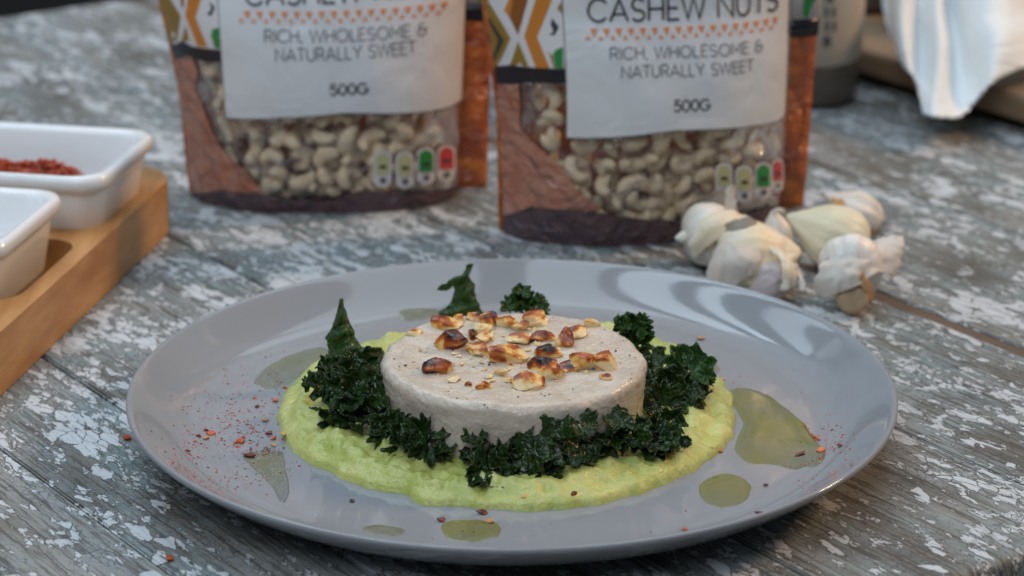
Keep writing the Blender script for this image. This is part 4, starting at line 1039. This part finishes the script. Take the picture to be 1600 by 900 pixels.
# ------------------------------------------------------------------ background: bottle, brown board, cloth
bc = at(1268, 168, 0); bc.y += .022; br = .0265
root = empty('bottle', (bc.x, bc.y, 0), label='cream labelled bottle with a grey base standing behind the nearer pouch', cat='bottle')
V, F = lathe([(0, .0006), (br*.9, .0006), (br*.98, .003), (br, .008), (br, .022), (br*.995, .14), (br*.9, .152), (.012, .172), (.012, .2), (0, .2)], 48); mk('glass_body', V, F, M['grey_glass'], root, sharp=40)
V, F = lathe([(br*1.005, .0225), (br*1.035, .026), (br*1.06, .04), (br*1.06, .120), (br*1.03, .136), (br*1.005, .139)], 48); mk('label', V, F, M['cream'], root)
for k in range(9):
    z = .034+k*.0075
    V = []
    for zz in (z, z+.0052):
        for q in range(4):
            a = R(-82+q*4.0+(k % 2)*1.5); V.append((br*1.068*math.cos(a), br*1.068*math.sin(a), zz))
    mk('letter_mark', V, [(0,1,5,4)]+([(2,3,7,6)] if k % 3 else [(1,2,6,5)]), M['softink'], root)
# brown board lying parallel with the planks
tb = empty('wooden_board', (0, 0, 0), ANG, label='low brown wooden board under the white cloth at the back right', cat='board')
V, F = box(-.475, -.02, .431, .72, .006, .020); bo = mk('board', V, F, M['brown_wood'], tb, smooth=False)
bv = bo.modifiers.new('bev', 'BEVEL'); bv.width = .003; bv.segments = 3
for p, q in ((-.45,.46),(-.05,.46),(-.45,.69),(-.05,.69)):
    V, F = box(p-.015, p+.015, q-.012, q+.012, .0, .0058); mk('foot', V, F, M['brown_wood'], tb, smooth=False)
# crumpled cloth: a sagging folded drape
yc = at(1500, 100, .02).y
# rows of (u, v, depth): bulging left fold, pinched centre fold, broad right fold
CR_ = [[(1392,-60,.01),(1412,-60,-.01),(1440,-60,.0),(1462,-60,-.012),(1490,-60,.004),(1520,-60,-.016),(1560,-60,-.02),(1600,-60,-.004),(1650,-60,.02)],
 [(1388,10,.008),(1408,12,-.02),(1438,14,-.004),(1464,12,-.022),(1486,12,.006),(1514,10,-.024),(1560,10,-.034),(1602,10,-.012),(1655,10,.02)],
 [(1394,55,.004),(1412,62,-.026),(1440,66,.002),(1466,66,-.034),(1492,62,.0),(1516,58,-.026),(1560,52,-.044),(1604,48,-.018),(1655,44,.02)],
 [(1404,88,.0),(1418,98,-.022),(1438,112,-.004),(1462,120,-.042),(1496,116,-.012),(1522,108,-.030),(1556,94,-.044),(1604,80,-.014),(1650,72,.02)],
 [(1414,104,.006),(1426,116,-.012),(1437,140,-.012),(1458,158,-.044),(1494,158,-.026),(1524,146,-.028),(1552,124,-.034),(1596,100,-.006),(1645,88,.02)],
 [(1420,106,.02),(1432,124,.0),(1442,170,-.022),(1460,179,-.036),(1496,178,-.022),(1520,162,-.014),(1542,134,-.014),(1585,104,.01),(1640,90,.03)]]
e_ = empty('cloth', (at_y(1490, 150, yc).x, yc, .02), label='white crumpled cloth hanging in folds over the brown wooden board', cat='cloth')
patch('drape', [[(u, v, yc-.058+.085*(1-q/5)+y*.8) for u, v, y in r] for q, r in enumerate(CR_)], M['cloth'], e_, e_, solid=.0012, rough=.0055, k=9, fold=27, rag=.0012, seed=4)
patch('back_fold', [[(u-12+ (j % 2)*10, v-34, yc+.10-.012*q+.6*y) for j, (u, v, y) in enumerate(r)] for q, r in enumerate(CR_)], M['cloth'], e_, e_, solid=.0012, rough=.006, k=7, fold=24, rag=.0012, seed=9)
# dark container at the top edge behind the bottle
dcp = at(1360, 22, .02); V, F = lathe([(0, 0.), (.03, 0.), (.034, .004), (.036, .05), (.034, .052), (.032, .05), (.030, .006), (0, .005)], 40)
mk('dark_bowl', V, F, M['grey_glass'], loc=(dcp.x, dcp.y+.03, .0203), sharp=40, label='dark round bowl at the top edge between bottle and white cloth', cat='bowl')
